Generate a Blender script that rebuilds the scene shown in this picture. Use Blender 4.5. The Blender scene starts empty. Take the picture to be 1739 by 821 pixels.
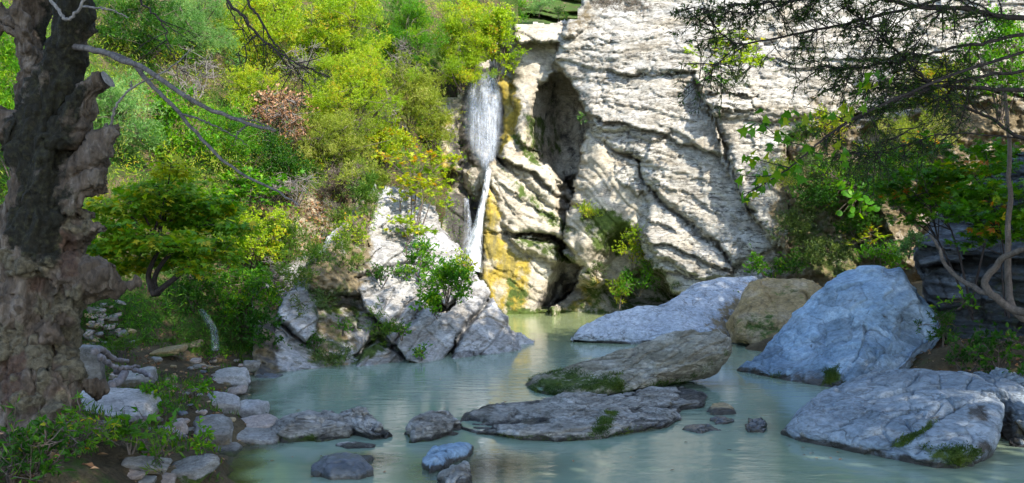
import bpy, bmesh, math, random
import numpy as np
from mathutils import Vector

# ------------------------------------------------------------------ camera, sky, sun, exposure
scene = bpy.context.scene
COL = scene.collection
F, CX, CY, EYE = 1670.0, 869.5, 410.5, 2.0        # focal length and centre in photo pixels, eye height above the pool
cam_data = bpy.data.cameras.new("camera")
cam_data.sensor_width = 36.0
cam_data.lens = F / 1739.0 * 36.0
cam_data.clip_start = 0.05
cam_data.clip_end = 3000.0
cam = bpy.data.objects.new("camera", cam_data)
cam.location = (0, 0, EYE)
cam.rotation_euler = (math.radians(90), 0, 0)
COL.objects.link(cam)
scene.camera = cam

SUN = np.array([0.50, -0.56, 0.66]); SUN /= np.linalg.norm(SUN)
SUN_EL = math.asin(SUN[2]); SUN_AZ = math.atan2(SUN[0], SUN[1])
world = bpy.data.worlds.new("World")
scene.world = world
world.use_nodes = True
wn = world.node_tree.nodes; wl = world.node_tree.links
sky = wn.new("ShaderNodeTexSky")
sky.sky_type = 'NISHITA'
sky.sun_disc = False
sky.sun_elevation = SUN_EL
sky.sun_rotation = SUN_AZ
sky.air_density = 1.0; sky.dust_density = 0.6; sky.ozone_density = 1.2
wl.new(sky.outputs[0], wn["Background"].inputs[0])
wn["Background"].inputs[1].default_value = 0.15
sun_data = bpy.data.lights.new("sun", 'SUN')
sun_data.energy = 2.7
sun_data.angle = math.radians(0.5)
sun_data.color = (1.0, 0.935, 0.81)
sun = bpy.data.objects.new("sun", sun_data)
sun.rotation_euler = Vector(SUN).to_track_quat('Z', 'Y').to_euler()
sun.location = (10, -10, 20)
COL.objects.link(sun)
scene.view_settings.view_transform = 'Standard'
scene.view_settings.look = 'None'
scene.view_settings.gamma = 1.0
scene.view_settings.exposure = 2.05
scene.cycles.max_bounces = 8
scene.cycles.transparent_max_bounces = 16
# ------------------------------------------------------------------ helpers
R = np.random.RandomState(7)

def P(px, py, d):
    return np.array([(px - CX) / F * d, d, EYE - (py - CY) / F * d], float)

def PA(px, py, d):
    px, py, d = np.broadcast_arrays(np.asarray(px, float), np.asarray(py, float), np.asarray(d, float))
    return np.stack([(px - CX) / F * d, d, EYE - (py - CY) / F * d], -1)

def dw(py, z=0.0):                                    # distance at which photo row py meets height z
    return (EYE - z) * F / (py - CY)

def G(px, py, z=0.0):                                 # point of height z seen at a photo pixel
    return P(px, py, dw(py, z))

def nrm(v):
    v = np.asarray(v, float)
    return v / np.maximum(np.linalg.norm(v, axis=-1, keepdims=True), 1e-9)

def h_(a, b=0, c=0, seed=0):
    m = np.uint32(0xffffffff)
    a = np.asarray(a).astype(np.int64); b = np.asarray(b).astype(np.int64); c = np.asarray(c).astype(np.int64)
    x = (a * 374761393 + b * 668265263 + c * 2147483647 + seed * 1274126177) & 0xffffffff
    x = ((x ^ (x >> 13)) * 1274126177) & 0xffffffff
    x = ((x ^ (x >> 16)) * 2246822519) & 0xffffffff
    x = (x ^ (x >> 15)) & 0xffffffff
    return x / 4294967295.0

def vnoise(p, seed=0):
    p = np.asarray(p, float)
    i = np.floor(p).astype(np.int64); f = p - i
    u = f * f * f * (f * (f * 6 - 15) + 10)
    out = 0
    for dx in (0, 1):
        wx = u[..., 0] if dx else 1 - u[..., 0]
        for dy in (0, 1):
            wy = u[..., 1] if dy else 1 - u[..., 1]
            for dz in (0, 1):
                wz = u[..., 2] if dz else 1 - u[..., 2]
                out = out + wx * wy * wz * h_(i[..., 0] + dx, i[..., 1] + dy, i[..., 2] + dz, seed)
    return out * 2 - 1

def fbm(p, oct=4, seed=0, gain=0.5):
    s = 0; a = 1.0; q = np.asarray(p, float)
    for k in range(oct):
        s = s + a * vnoise(q, seed + k * 17)
        q = q * 2.03 + 11.3; a *= gain
    return s

def worley(p, seed=0):                                # F1, F2 and the hash of the nearest cell
    p = np.asarray(p, float)
    i = np.floor(p).astype(np.int64)
    f1 = np.full(p.shape[:-1], 9.0); f2 = f1.copy(); idh = np.zeros(p.shape[:-1]); vec = np.zeros(p.shape)
    for dx in (-1, 0, 1):
        for dy in (-1, 0, 1):
            for dz in (-1, 0, 1):
                a, b, c = i[..., 0] + dx, i[..., 1] + dy, i[..., 2] + dz
                q = np.stack([a + h_(a, b, c, seed), b + h_(a, b, c, seed + 1), c + h_(a, b, c, seed + 2)], -1)
                d = np.linalg.norm(p - q, axis=-1)
                n = d < f1
                f2 = np.where(n, f1, np.minimum(f2, d))
                idh = np.where(n, h_(a, b, c, seed + 3), idh)
                vec = np.where(n[..., None], p - q, vec)
                f1 = np.where(n, d, f1)
    worley.vec = vec
    return f1, f2, idh

def sstep(a, b, x):
    t = np.clip((x - a) / (b - a), 0, 1)
    return t * t * (3 - 2 * t)

ORIG = {}

class Geo:
    def __init__(self):
        self.v = []; self.f = {3: [], 4: []}; self.n = 0; self.at = {}
    def add(self, v, quads=None, tris=None, **at):
        v = np.asarray(v, float).reshape(-1, 3)
        if quads is not None and len(quads): self.f[4].append(np.asarray(quads, np.int64).reshape(-1, 4) + self.n)
        if tris is not None and len(tris): self.f[3].append(np.asarray(tris, np.int64).reshape(-1, 3) + self.n)
        for k in set(self.at) | set(at):
            if k not in self.at: self.at[k] = [np.zeros(self.n)]
            val = at.get(k, 0.0)
            self.at[k].append(np.broadcast_to(np.asarray(val, float), (len(v),)).copy())
        self.v.append(v); self.n += len(v)
        return self
    def mesh(self, name, mats, origin=(0, 0, 0), smooth=True):
        v = np.concatenate(self.v) - np.asarray(origin, float)
        me = bpy.data.meshes.new(name)
        q = np.concatenate(self.f[4]) if self.f[4] else np.zeros((0, 4), np.int64)
        t = np.concatenate(self.f[3]) if self.f[3] else np.zeros((0, 3), np.int64)
        me.vertices.add(len(v)); me.vertices.foreach_set("co", v.astype(np.float32).ravel())
        me.loops.add(q.size + t.size)
        me.loops.foreach_set("vertex_index", np.concatenate([q.ravel(), t.ravel()]).astype(np.int32))
        me.polygons.add(len(q) + len(t))
        st = np.concatenate([np.arange(len(q)) * 4, q.size + np.arange(len(t)) * 3]).astype(np.int32)
        me.polygons.foreach_set("loop_start", st)
        me.polygons.foreach_set("use_smooth", np.full(len(q) + len(t), smooth, bool))
        for k, a in self.at.items():
            at = me.attributes.new(k, 'FLOAT', 'POINT')
            at.data.foreach_set("value", np.concatenate(a).astype(np.float32))
        me.update(calc_edges=True)
        for m in (mats if isinstance(mats, (list, tuple)) else [mats]): me.materials.append(m)
        return me
    def part(self, name, mat, parent, smooth=True, kind=None, label=None):
        o = bpy.data.objects.new(name, self.mesh(name, mat, ORIG.get(parent.name, (0, 0, 0)), smooth))
        COL.objects.link(o); o.parent = parent
        ORIG[o.name] = ORIG.get(parent.name, (0, 0, 0))
        if kind: o['kind'] = kind
        if label: o['label'] = label
        return o
    def top(self, name, mat, loc=(0, 0, 0), smooth=True, **tags):
        o = bpy.data.objects.new(name, self.mesh(name, mat, loc, smooth))
        COL.objects.link(o); o.location = tuple(float(x) for x in loc)
        ORIG[o.name] = tuple(float(x) for x in loc)
        for k, val in tags.items():
            if val: o[k] = val
        return o

def thing(name, loc, **tags):
    o = bpy.data.objects.new(name, None); COL.objects.link(o)
    o.empty_display_size = 0.2
    o.location = tuple(float(x) for x in loc); ORIG[o.name] = tuple(float(x) for x in loc)
    for k, val in tags.items():
        if val: o[k] = val
    return o

def grid_quads(nr, nc, wrap=False):
    r = np.arange(nr - 1)[:, None]; c = np.arange(nc if wrap else nc - 1)[None, :]
    c2 = (c + 1) % nc
    return np.stack([r * nc + c, r * nc + c2, (r + 1) * nc + c2, (r + 1) * nc + c], -1).reshape(-1, 4)

def vnormals(v, q):
    a, b, c, d = (v[q[:, k]] for k in range(4))
    fn = np.cross(c - a, d - b)
    n = np.zeros_like(v)
    for k in range(4):
        for j in range(3): n[:, j] += np.bincount(q[:, k], fn[:, j], len(v))
    return nrm(n)

def tube(g, pts, rad, ns=6, cap=True, **at):
    pts = np.asarray(pts, float); n = len(pts)
    rad = np.broadcast_to(np.asarray(rad, float), (n,))
    t = np.gradient(pts, axis=0); t = nrm(t)
    ref = np.array([0, 0, 1.0]) if abs(t[0][2]) < 0.8 else np.array([1.0, 0, 0])
    u = np.zeros_like(pts)
    for i in range(n):
        w = ref - t[i] * (ref @ t[i]); w /= max(np.linalg.norm(w), 1e-9); u[i] = w; ref = w
    w = np.cross(t, u)
    a = np.linspace(0, 2 * np.pi, ns, endpoint=False)
    v = pts[:, None] + rad[:, None, None] * (np.cos(a)[None, :, None] * u[:, None] + np.sin(a)[None, :, None] * w[:, None])
    v = v.reshape(-1, 3)
    q = grid_quads(n, ns, True)
    tr = None
    if cap:
        v = np.concatenate([v, pts[:1], pts[-1:]])
        k = np.arange(ns); k2 = (k + 1) % ns; b = (n - 1) * ns
        tr = np.concatenate([np.stack([np.full(ns, n * ns), k2, k], 1), np.stack([np.full(ns, n * ns + 1), b + k, b + k2], 1)])
    g.add(v, quads=q, tris=tr, **at)

def smooth_line(pts, n=24, jit=0.0, rs=R):
    pts = np.asarray(pts, float)
    if len(pts) == 2: pts = np.stack([pts[0], (pts[0] + pts[1]) / 2, pts[1]])
    p = np.concatenate([2 * pts[:1] - pts[1:2], pts, 2 * pts[-1:] - pts[-2:-1]])
    m = len(pts) - 1
    s = np.linspace(0, m, n); i = np.minimum(s.astype(int), m - 1); t = (s - i)[:, None]
    a, b, c, d = p[i], p[i + 1], p[i + 2], p[i + 3]
    o = 0.5 * (2 * b + (c - a) * t + (2 * a - 5 * b + 4 * c - d) * t ** 2 + (3 * b - a - 3 * c + d) * t ** 3)
    if jit:
        j = rs.normal(0, jit, o.shape); j[0] = 0; o = o + j
    return o

# ------------------------------------------------------------------ photo-plane polygons and layered relief
def poly_sd(X, Y, poly):
    poly = np.asarray(poly, float); n = len(poly)
    d = np.full(X.shape, 1e18); ins = np.zeros(X.shape, bool)
    for i in range(n):
        ax, ay = poly[i]; bx, by = poly[(i + 1) % n]
        ex, ey = bx - ax, by - ay
        t = np.clip(((X - ax) * ex + (Y - ay) * ey) / (ex * ex + ey * ey + 1e-12), 0, 1)
        d = np.minimum(d, (X - ax - t * ex) ** 2 + (Y - ay - t * ey) ** 2)
        if ay != by:
            c = ((ay > Y) != (by > Y)) & (X < (bx - ax) * (Y - ay) / (by - ay) + ax)
            ins ^= c
    d = np.sqrt(d)
    return np.where(ins, d, -d)

def pmask(X, Y, poly, soft=12.0):
    return sstep(-soft, soft, poly_sd(X, Y, poly))

def chips(p, seed, tilt=0.5, step=0.5, gap=0.5, gw=0.05):
    """Angular plates: every cell has a level and a tilt of its own, with an open joint round it."""
    f1, f2, hid = worley(p, seed)
    v = worley.vec
    a = h_((hid * 1e6).astype(np.int64), 1, 2, seed) * 6.283; b = h_((hid * 1e6).astype(np.int64), 5, 2, seed) * 2 - 1
    t = v[..., 0] * np.cos(a) + v[..., 2] * np.sin(a) + 0.5 * v[..., 1] * b
    return step * (hid - 0.5) + tilt * t - gap * np.exp(-((f2 - f1) / gw) ** 2), hid

class Relief:
    """A rock face as a real surface: rows and columns of points, each at its own distance."""
    def __init__(self, x0, x1, y0, y1, step, base, seed=0, wob=5.0, wobs=0.035, jag=0.0):
        self.nx = int((x1 - x0) / step) + 1; self.ny = int((y1 - y0) / step) + 1
        self.X, self.Y = np.meshgrid(np.linspace(x0, x1, self.nx), np.linspace(y0, y1, self.ny))
        q = np.stack([self.X * wobs, self.Y * wobs, np.zeros_like(self.X)], -1)
        self.XW = self.X + wob * fbm(q, 3, seed + 1, 0.55); self.YW = self.Y + wob * fbm(q, 3, seed + 2, 0.55)
        if jag:
            _, _, hc = worley(np.stack([self.X / 21, self.Y / 13, 0 * self.X], -1), seed + 5); ha = h_((hc * 1e6).astype(np.int64), 3, 1, seed)
            _, _, hs = worley(np.stack([self.X / 9, self.Y / 6, 0 * self.X], -1), seed + 6); hb = h_((hs * 1e6).astype(np.int64), 3, 1, seed)
            self.XW = self.XW + jag * (hc - 0.5) + 0.5 * jag * (hs - 0.5); self.YW = self.YW + jag * (ha - 0.5) + 0.5 * jag * (hb - 0.5)
        self.D = np.broadcast_to(np.asarray(base, float), self.X.shape).copy()
        self.ID = np.zeros(self.X.shape, int); self.k = 0
        self.at = {}
    def depth(self, spec):
        if np.isscalar(spec): return np.full(self.X.shape, float(spec))
        d0, rx, ry, gx, gy = spec
        return d0 + (self.X - rx) / 100 * gx + (self.Y - ry) / 100 * gy
    def layer(self, poly, spec, w=10.0, r=0.3, force=False, warp=True):
        self.k += 1
        sd = poly_sd(self.XW if warp else self.X, self.YW if warp else self.Y, poly)
        t = np.clip(sd / w, 0, 1)
        d = self.depth(spec) + r * (1 - np.sqrt(np.maximum(1 - (1 - t) ** 2, 0)))
        ins = (sd > 0) & ((d < self.D) | force)
        self.D[ins] = d[ins]; self.ID[ins] = self.k
        return self.k
    def ledge(self, line, amp, decay=60.0, end=18.0, side='up'):
        """A ledge: the rock above (or right of) the line stands proud of what lies below it."""
        ln = np.asarray(line, float)
        if side == 'up':
            f = np.interp(self.XW, ln[:, 0], ln[:, 1]); dd = f - self.YW
            tp = sstep(ln[0, 0], ln[0, 0] + end, self.XW) * sstep(ln[-1, 0], ln[-1, 0] - end, self.XW)
        else:
            f = np.interp(self.YW, ln[:, 1], ln[:, 0]); dd = self.XW - f
            tp = sstep(ln[0, 1], ln[0, 1] + end, self.YW) * sstep(ln[-1, 1], ln[-1, 1] - end, self.YW)
        m = np.where(dd > 0, np.exp(-np.maximum(dd, 0) / decay), -0.35 * np.exp(-np.maximum(-dd, 0) / 7.0))
        self.D -= amp * tp * m
    def groove(self, line, depth, w=3.0):
        """An open joint along a line."""
        ln = np.asarray(line, float); d2 = np.full(self.X.shape, 1e9)
        for (ax, ay), (bx, by) in zip(ln[:-1], ln[1:]):
            ex, ey = bx - ax, by - ay
            t = np.clip(((self.XW - ax) * ex + (self.YW - ay) * ey) / (ex * ex + ey * ey + 1e-9), 0, 1)
            d2 = np.minimum(d2, (self.XW - ax - t * ex) ** 2 + (self.YW - ay - t * ey) ** 2)
        self.D += depth * np.exp(-d2 / (w * w))
    def carve(self, poly, depth, w=30.0):
        self.D += depth * sstep(0, w, poly_sd(self.XW, self.YW, poly))
    def pos(self):
        return PA(self.X, self.Y, self.D)
    def stain(self, key, poly, soft=14, amt=1.0):
        m = pmask(self.XW, self.YW, poly, soft) * amt
        self.at[key] = np.maximum(self.at.get(key, np.zeros(self.X.shape)), m)
    def faces(self, keep=None):
        q = grid_quads(self.ny, self.nx)[:, ::-1]
        if keep is not None:
            q = q[np.all(keep.ravel()[q], axis=1)]
        return q
    def submesh(self, q, pos):
        used = np.unique(q); m = np.full(pos.size // 3, -1); m[used] = np.arange(len(used))
        g = Geo()
        g.add(pos.reshape(-1, 3)[used], quads=m[q], **{k: a.ravel()[used] for k, a in self.at.items()})
        return g

def strata(p, tan_a, thick, block, amp, seed, warp=0.15, groove=0.0, gw=0.02, wfreq=0.7, lip=0.6):
    """Bedded rock: beds that dip along x, broken into blocks, each proud of or behind its neighbours."""
    w = warp * fbm(p * wfreq, 3, seed)
    s = p[..., 2] + tan_a * p[..., 0] + w
    i = np.floor(s / thick); f = s / thick - i
    v = p[..., 0] + 0.4 * p[..., 1] + h_(i, 3, 1, seed) * block * 7 + 0.5 * block * vnoise(p * 1.3 / max(block, .1), seed + 5)
    j = np.floor(v / block); g = v / block - j
    h = h_(i, j, 5, seed) - 0.5 + 0.6 * (h_(i, 9, 5, seed) - 0.5)
    d = amp * h + amp * lip * (0.5 - f)
    if groove:
        e = np.minimum(np.minimum(f, 1 - f) * thick, np.minimum(g, 1 - g) * block * 1.6)
        d = d - groove * np.exp(-(e / gw) ** 2) * (h_(i, j, 8, seed) > 0.25)
    return d

# ------------------------------------------------------------------ materials
def new_mat(name):
    m = bpy.data.materials.new(name); m.use_nodes = True
    nt = m.node_tree
    b = nt.nodes["Principled BSDF"]
    return m, nt, b

def nd(nt, t, **kw):
    n = nt.nodes.new(t)
    for k, v in kw.items(): setattr(n, k, v)
    return n

def ramp(nt, fac, stops, interp='LINEAR'):
    r = nd(nt, "ShaderNodeValToRGB"); r.color_ramp.interpolation = interp
    while len(r.color_ramp.elements) > 1: r.color_ramp.elements.remove(r.color_ramp.elements[0])
    for k, (p, c) in enumerate(stops):
        e = r.color_ramp.elements[0] if k == 0 else r.color_ramp.elements.new(p)
        e.position = p; e.color = (c[0], c[1], c[2], 1) if not np.isscalar(c) else (c, c, c, 1)
    nt.links.new(fac, r.inputs[0])
    return r.outputs[0]

def noise(nt, vec, scale, detail=4, rough=0.55, dist=0.0):
    n = nd(nt, "ShaderNodeTexNoise"); n.inputs["Scale"].default_value = scale
    n.inputs["Detail"].default_value = detail; n.inputs["Roughness"].default_value = rough
    n.inputs["Distortion"].default_value = dist
    nt.links.new(vec, n.inputs["Vector"])
    return n.outputs[0]

def mixc(nt, fac, a, b, mode='MIX'):
    m = nd(nt, "ShaderNodeMix", data_type='RGBA', blend_type=mode)
    for s, x in ((0, fac), (6, a), (7, b)):
        if hasattr(x, "is_output"): nt.links.new(x, m.inputs[s])
        elif np.isscalar(x): m.inputs[s].default_value = x
        else: m.inputs[s].default_value = (x[0], x[1], x[2], 1)
    return m.outputs[2]

def mth(nt, op, a, b=0.0, c=0.0):
    m = nd(nt, "ShaderNodeMath", operation=op)
    for s, x in ((0, a), (1, b), (2, c)):
        if hasattr(x, "is_output"): nt.links.new(x, m.inputs[s])
        else: m.inputs[s].default_value = x
    return m.outputs[0]

def attr(nt, name):
    return nd(nt, "ShaderNodeAttribute", attribute_name=name).outputs["Fac"]

def position(nt, rot=(0, 0, 0), scale=(1, 1, 1)):
    tc = nd(nt, "ShaderNodeNewGeometry")
    mp = nd(nt, "ShaderNodeMapping", vector_type='POINT')
    mp.inputs["Rotation"].default_value = rot; mp.inputs["Scale"].default_value = scale
    nt.links.new(tc.outputs["Position"], mp.inputs["Vector"])
    return mp.outputs[0]

def patchy(nt, a, vec, scale, sharp=0.25):
    """An attribute mask broken up by noise so its edge is ragged."""
    n = noise(nt, vec, scale, 6, 0.68)
    s = mth(nt, 'ADD', mth(nt, 'MULTIPLY_ADD', a, 1.35, -0.58), mth(nt, 'MULTIPLY_ADD', n, 3.2, -1.6))
    s = mth(nt, 'MULTIPLY', s, mth(nt, 'GREATER_THAN', a, 0.02))
    return mth(nt, 'MINIMUM', mth(nt, 'MAXIMUM', mth(nt, 'DIVIDE', s, sharp * 1.6), 0.0), 1.0)

def rock_mat(name, cols, dip=0.0, flat=3.0, scale=1.0, bump=0.6, rough=0.85, crack=0.5, crack_scale=3.0,
             moss=(0.05, 0.075, 0.012), ochre=(0.25, 0.185, 0.035), wet=(0.05, 0.045, 0.04), earth=(0.15, 0.115, 0.065), plate=0.25, cdark=0.45, spec=0.25, lines=True):
    m, nt, b = new_mat(name)
    L = nt.links
    v = position(nt, (0, dip, 0), (1, 1, flat))
    vi = position(nt)
    n1 = noise(nt, v, 0.9 * scale, 6, 0.6, 0.4)
    n2 = noise(nt, vi, 7 * scale, 6, 0.65)
    n3 = noise(nt, v, 11 * scale, 5, 0.7)
    c = ramp(nt, n1, [(0.30, cols[0]), (0.5, cols[1]), (0.68, cols[2])])
    c = mixc(nt, 0.55, c, ramp(nt, n2, [(0.33, 0.25), (0.5, 0.5), (0.7, 0.74)]), 'OVERLAY')
    c = mixc(nt, 0.35, c, ramp(nt, n3, [(0.36, 0.22), (0.5, 0.5), (0.66, 0.7)]), 'OVERLAY')
    pl = attr(nt, "plate")
    c = mixc(nt, plate, c, ramp(nt, pl, [(0.0, 0.25), (0.5, 0.5), (1.0, 0.72)]), 'OVERLAY')
    # dirt-filled cracks
    sel = noise(nt, vi, 1.1 * scale, 4, 0.6)
    if lines:
        vl = position(nt, (0, dip, 0), (1, 1, flat * 1.5))
        i1 = mth(nt, 'ABSOLUTE', mth(nt, 'SUBTRACT', noise(nt, vl, crack_scale * 0.55, 5, 0.62, 0.5), 0.5))
        i2 = mth(nt, 'ABSOLUTE', mth(nt, 'SUBTRACT', noise(nt, vl, crack_scale * 1.7, 4, 0.6, 0.8), 0.47))
        l1 = ramp(nt, i1, [(0.0, 1.0), (0.006, 0.8), (0.016, 0.0)]); l2 = ramp(nt, i2, [(0.0, 0.8), (0.007, 0.5), (0.018, 0.0)])
        ck = mth(nt, 'MAXIMUM', mth(nt, 'MULTIPLY', l1, ramp(nt, sel, [(0.38, 0.0), (0.52, 1.0)])), mth(nt, 'MULTIPLY', l2, ramp(nt, sel, [(0.50, 1.0), (0.62, 0.0)])))
    else:
        vo = nd(nt, "ShaderNodeTexVoronoi", feature='DISTANCE_TO_EDGE'); vo.inputs["Scale"].default_value = crack_scale
        wv = nd(nt, "ShaderNodeMix", data_type='VECTOR'); wv.inputs[0].default_value = 0.30
        nn = nd(nt, "ShaderNodeTexNoise"); nn.inputs["Scale"].default_value = 1.7 * scale; nn.inputs["Detail"].default_value = 5
        L.new(v, nn.inputs["Vector"]); L.new(v, wv.inputs[4]); L.new(nn.outputs[1], wv.inputs[5]); L.new(wv.outputs[1], vo.inputs["Vector"])
        ck = mth(nt, 'MULTIPLY', ramp(nt, vo.outputs[0], [(0.0, 1.0), (0.018, 0.4), (0.035, 0.0)]), ramp(nt, sel, [(0.46, 0.0), (0.56, 1.0)]))
    c = mixc(nt, mth(nt, 'MULTIPLY', ck, cdark), c, (0.045, 0.038, 0.03))
    for key, col, sc in (("earth", earth, 2.2), ("ochre", ochre, 1.6), ("wet", wet, 2.0), ("moss", moss, 3.0)):
        f = patchy(nt, attr(nt, key), vi, sc * scale, 0.3)
        if key == "ochre":
            col = ramp(nt, noise(nt, position(nt, (0, 0, 0), (1.6, 1.6, 0.35)), 2.2, 5, 0.65), [(0.33, (0.15, 0.125, 0.05)), (0.48, (0.25, 0.19, 0.035)), (0.6, (0.30, 0.215, 0.03)), (0.72, (0.30, 0.27, 0.17))])
        cc = mixc(nt, 0.7, col, ramp(nt, n2, [(0.3, 0.22), (0.5, 0.5), (0.7, 0.78)]), 'OVERLAY')
        c = mixc(nt, f, c, cc)
    L.new(c, b.inputs["Base Color"])
    rr = mth(nt, 'MULTIPLY_ADD', attr(nt, "wet"), -0.45, rough)
    L.new(rr, b.inputs["Roughness"])
    b.inputs["Specular IOR Level"].default_value = spec
    hgt = mth(nt, 'ADD', mth(nt, 'MULTIPLY', n3, 0.5), mth(nt, 'MULTIPLY', n2, 0.6))
    hgt = mth(nt, 'ADD', hgt, mth(nt, 'MULTIPLY', noise(nt, v, 38 * scale, 4, 0.7), 0.25))
    hgt = mth(nt, 'SUBTRACT', hgt, mth(nt, 'MULTIPLY', ck, crack))
    bp = nd(nt, "ShaderNodeBump"); bp.inputs["Strength"].default_value = bump; bp.inputs["Distance"].default_value = 0.06 / scale
    L.new(hgt, bp.inputs["Height"]); L.new(bp.outputs[0], b.inputs["Normal"])
    return m

def leaf_mat(name, stops, trans=0.45, rough=0.5, interp='LINEAR'):
    m, nt, b = new_mat(name)
    L = nt.links
    c = ramp(nt, attr(nt, "var"), stops, interp)
    L.new(c, b.inputs["Base Color"]); b.inputs["Roughness"].default_value = rough
    b.inputs["Specular IOR Level"].default_value = 0.3
    t = nd(nt, "ShaderNodeBsdfTranslucent")
    hs = nd(nt, "ShaderNodeHueSaturation"); hs.inputs["Value"].default_value = 1.25; hs.inputs["Saturation"].default_value = 1.1
    L.new(c, hs.inputs["Color"]); L.new(hs.outputs[0], t.inputs["Color"])
    mx = nd(nt, "ShaderNodeMixShader"); mx.inputs[0].default_value = trans
    L.new(b.outputs[0], mx.inputs[1]); L.new(t.outputs[0], mx.inputs[2])
    L.new(mx.outputs[0], nt.nodes["Material Output"].inputs[0])
    return m

def bark_mat(name, c0, c1, scale=12.0, bump=0.5, moss=(0.03, 0.035, 0.008)):
    m, nt, b = new_mat(name)
    vi = position(nt)
    v = position(nt, (0, 0, 0), (1, 1, 0.3))
    n1 = noise(nt, v, scale, 6, 0.65, 0.6)
    n2 = noise(nt, vi, scale * 3, 4, 0.6)
    c = ramp(nt, n1, [(0.32, c0), (0.66, c1)])
    c = mixc(nt, 0.5, c, ramp(nt, n2, [(0.35, 0.3), (0.65, 0.7)]), 'OVERLAY')
    c = mixc(nt, patchy(nt, attr(nt, "moss"), vi, 5.0), c, moss)
    nt.links.new(c, b.inputs["Base Color"]); b.inputs["Roughness"].default_value = 0.9
    b.inputs["Specular IOR Level"].default_value = 0.2
    bp = nd(nt, "ShaderNodeBump"); bp.inputs["Strength"].default_value = bump; bp.inputs["Distance"].default_value = 0.03
    nt.links.new(mth(nt, 'ADD', n1, mth(nt, 'MULTIPLY', n2, 0.4)), bp.inputs["Height"]); nt.links.new(bp.outputs[0], b.inputs["Normal"])
    return m

LIME = [(0.27, 0.23, 0.17), (0.39, 0.36, 0.31), (0.46, 0.44, 0.40)]
M_CLIFF = rock_mat("limestone_cliff", LIME, 0.12, 3.2, 1.0, 0.8, crack=1.0, crack_scale=2.4, cdark=0.85)
M_WALL = rock_mat("limestone_wall", [(0.24, 0.20, 0.14), (0.35, 0.31, 0.245), (0.42, 0.385, 0.32)], -0.5, 2.5, 1.0, 0.55, crack=0.4, crack_scale=1.3)
M_SPUR = rock_mat("outcrop_rock", [(0.21, 0.19, 0.165), (0.30, 0.29, 0.28), (0.37, 0.37, 0.37)], 0.7, 3.0, 1.3, 0.65, crack=0.7, crack_scale=2.2)
M_BLUE = rock_mat("blue_limestone", [(0.12, 0.18, 0.25), (0.19, 0.26, 0.335), (0.28, 0.34, 0.40)], 0.35, 1.5, 2.0, 0.6, crack=0.6, crack_scale=1.9, plate=0.9, cdark=0.4, lines=False)
M_PALE = rock_mat("pale_limestone", [(0.22, 0.25, 0.29), (0.30, 0.325, 0.355), (0.37, 0.38, 0.395)], 0.3, 1.6, 1.8, 0.5, crack=0.6, crack_scale=2.4, plate=0.3, cdark=0.7)
M_SLATE = rock_mat("slate_blue_limestone", [(0.15, 0.185, 0.225), (0.215, 0.25, 0.295), (0.285, 0.31, 0.34)], 0.5, 1.8, 1.8, 0.6, crack=0.6, crack_scale=2.4, plate=0.35, cdark=0.5)
M_GREY = rock_mat("grey_schist", [(0.15, 0.135, 0.115), (0.26, 0.24, 0.215), (0.39, 0.37, 0.345)], 0.12, 5.0, 2.6, 0.9, crack=0.8, crack_scale=3.0, cdark=0.6)
M_TILT = rock_mat("olive_schist", [(0.13, 0.11, 0.075), (0.235, 0.205, 0.15), (0.37, 0.345, 0.295)], -0.35, 4.0, 2.2, 0.8, crack=0.7, crack_scale=2.4, cdark=0.6)
M_STONE = rock_mat("bank_stone", [(0.105, 0.092, 0.076), (0.18, 0.165, 0.147), (0.275, 0.26, 0.243)], 0.2, 2.5, 3.5, 0.6, crack=0.5, crack_scale=4.0)
M_SLAB = rock_mat("flat_slab_stone", [(0.22, 0.20, 0.185), (0.31, 0.29, 0.275), (0.40, 0.38, 0.36)], 0.2, 2.5, 3.0, 0.6, crack=0.5, crack_scale=3.0)
M_PINK = rock_mat("pinkish_stone", [(0.19, 0.145, 0.12), (0.28, 0.225, 0.195), (0.36, 0.31, 0.28)], 0.2, 1.5, 3.5, 0.5, crack=0.3, crack_scale=4.0)
M_DARK = rock_mat("dark_wet_stone", [(0.04, 0.045, 0.055), (0.075, 0.08, 0.095), (0.12, 0.125, 0.14)], 0.2, 2.0, 3.5, 0.5, rough=0.45, crack=0.3, crack_scale=4.0, spec=0.5)
M_OCHRE = rock_mat("ochre_rock", [(0.17, 0.115, 0.05), (0.26, 0.185, 0.085), (0.32, 0.25, 0.16)], 0.2, 1.2, 2.0, 0.6, crack=0.3, crack_scale=1.6)
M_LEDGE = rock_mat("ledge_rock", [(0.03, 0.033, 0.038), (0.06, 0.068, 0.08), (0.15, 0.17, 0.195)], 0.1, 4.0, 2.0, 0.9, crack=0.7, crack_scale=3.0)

def soil_mat():
    m, nt, b = new_mat("soil")
    v = position(nt)
    n1 = noise(nt, v, 1.4, 6, 0.65); n2 = noise(nt, v, 22, 5, 0.7)
    c = ramp(nt, n1, [(0.3, (0.035, 0.026, 0.015)), (0.5, (0.075, 0.055, 0.03)), (0.7, (0.13, 0.10, 0.06))])
    c = mixc(nt, 0.6, c, ramp(nt, n2, [(0.35, 0.25), (0.65, 0.75)]), 'OVERLAY')
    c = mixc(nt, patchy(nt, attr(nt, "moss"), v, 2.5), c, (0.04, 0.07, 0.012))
    c = mixc(nt, patchy(nt, attr(nt, "pale"), v, 2.0), c, (0.30, 0.25, 0.18))
    nt.links.new(c, b.inputs["Base Color"]); b.inputs["Roughness"].default_value = 0.95
    b.inputs["Specular IOR Level"].default_value = 0.15
    bp = nd(nt, "ShaderNodeBump"); bp.inputs["Strength"].default_value = 0.8; bp.inputs["Distance"].default_value = 0.05
    nt.links.new(mth(nt, 'ADD', n2, n1), bp.inputs["Height"]); nt.links.new(bp.outputs[0], b.inputs["Normal"])
    return m
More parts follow.
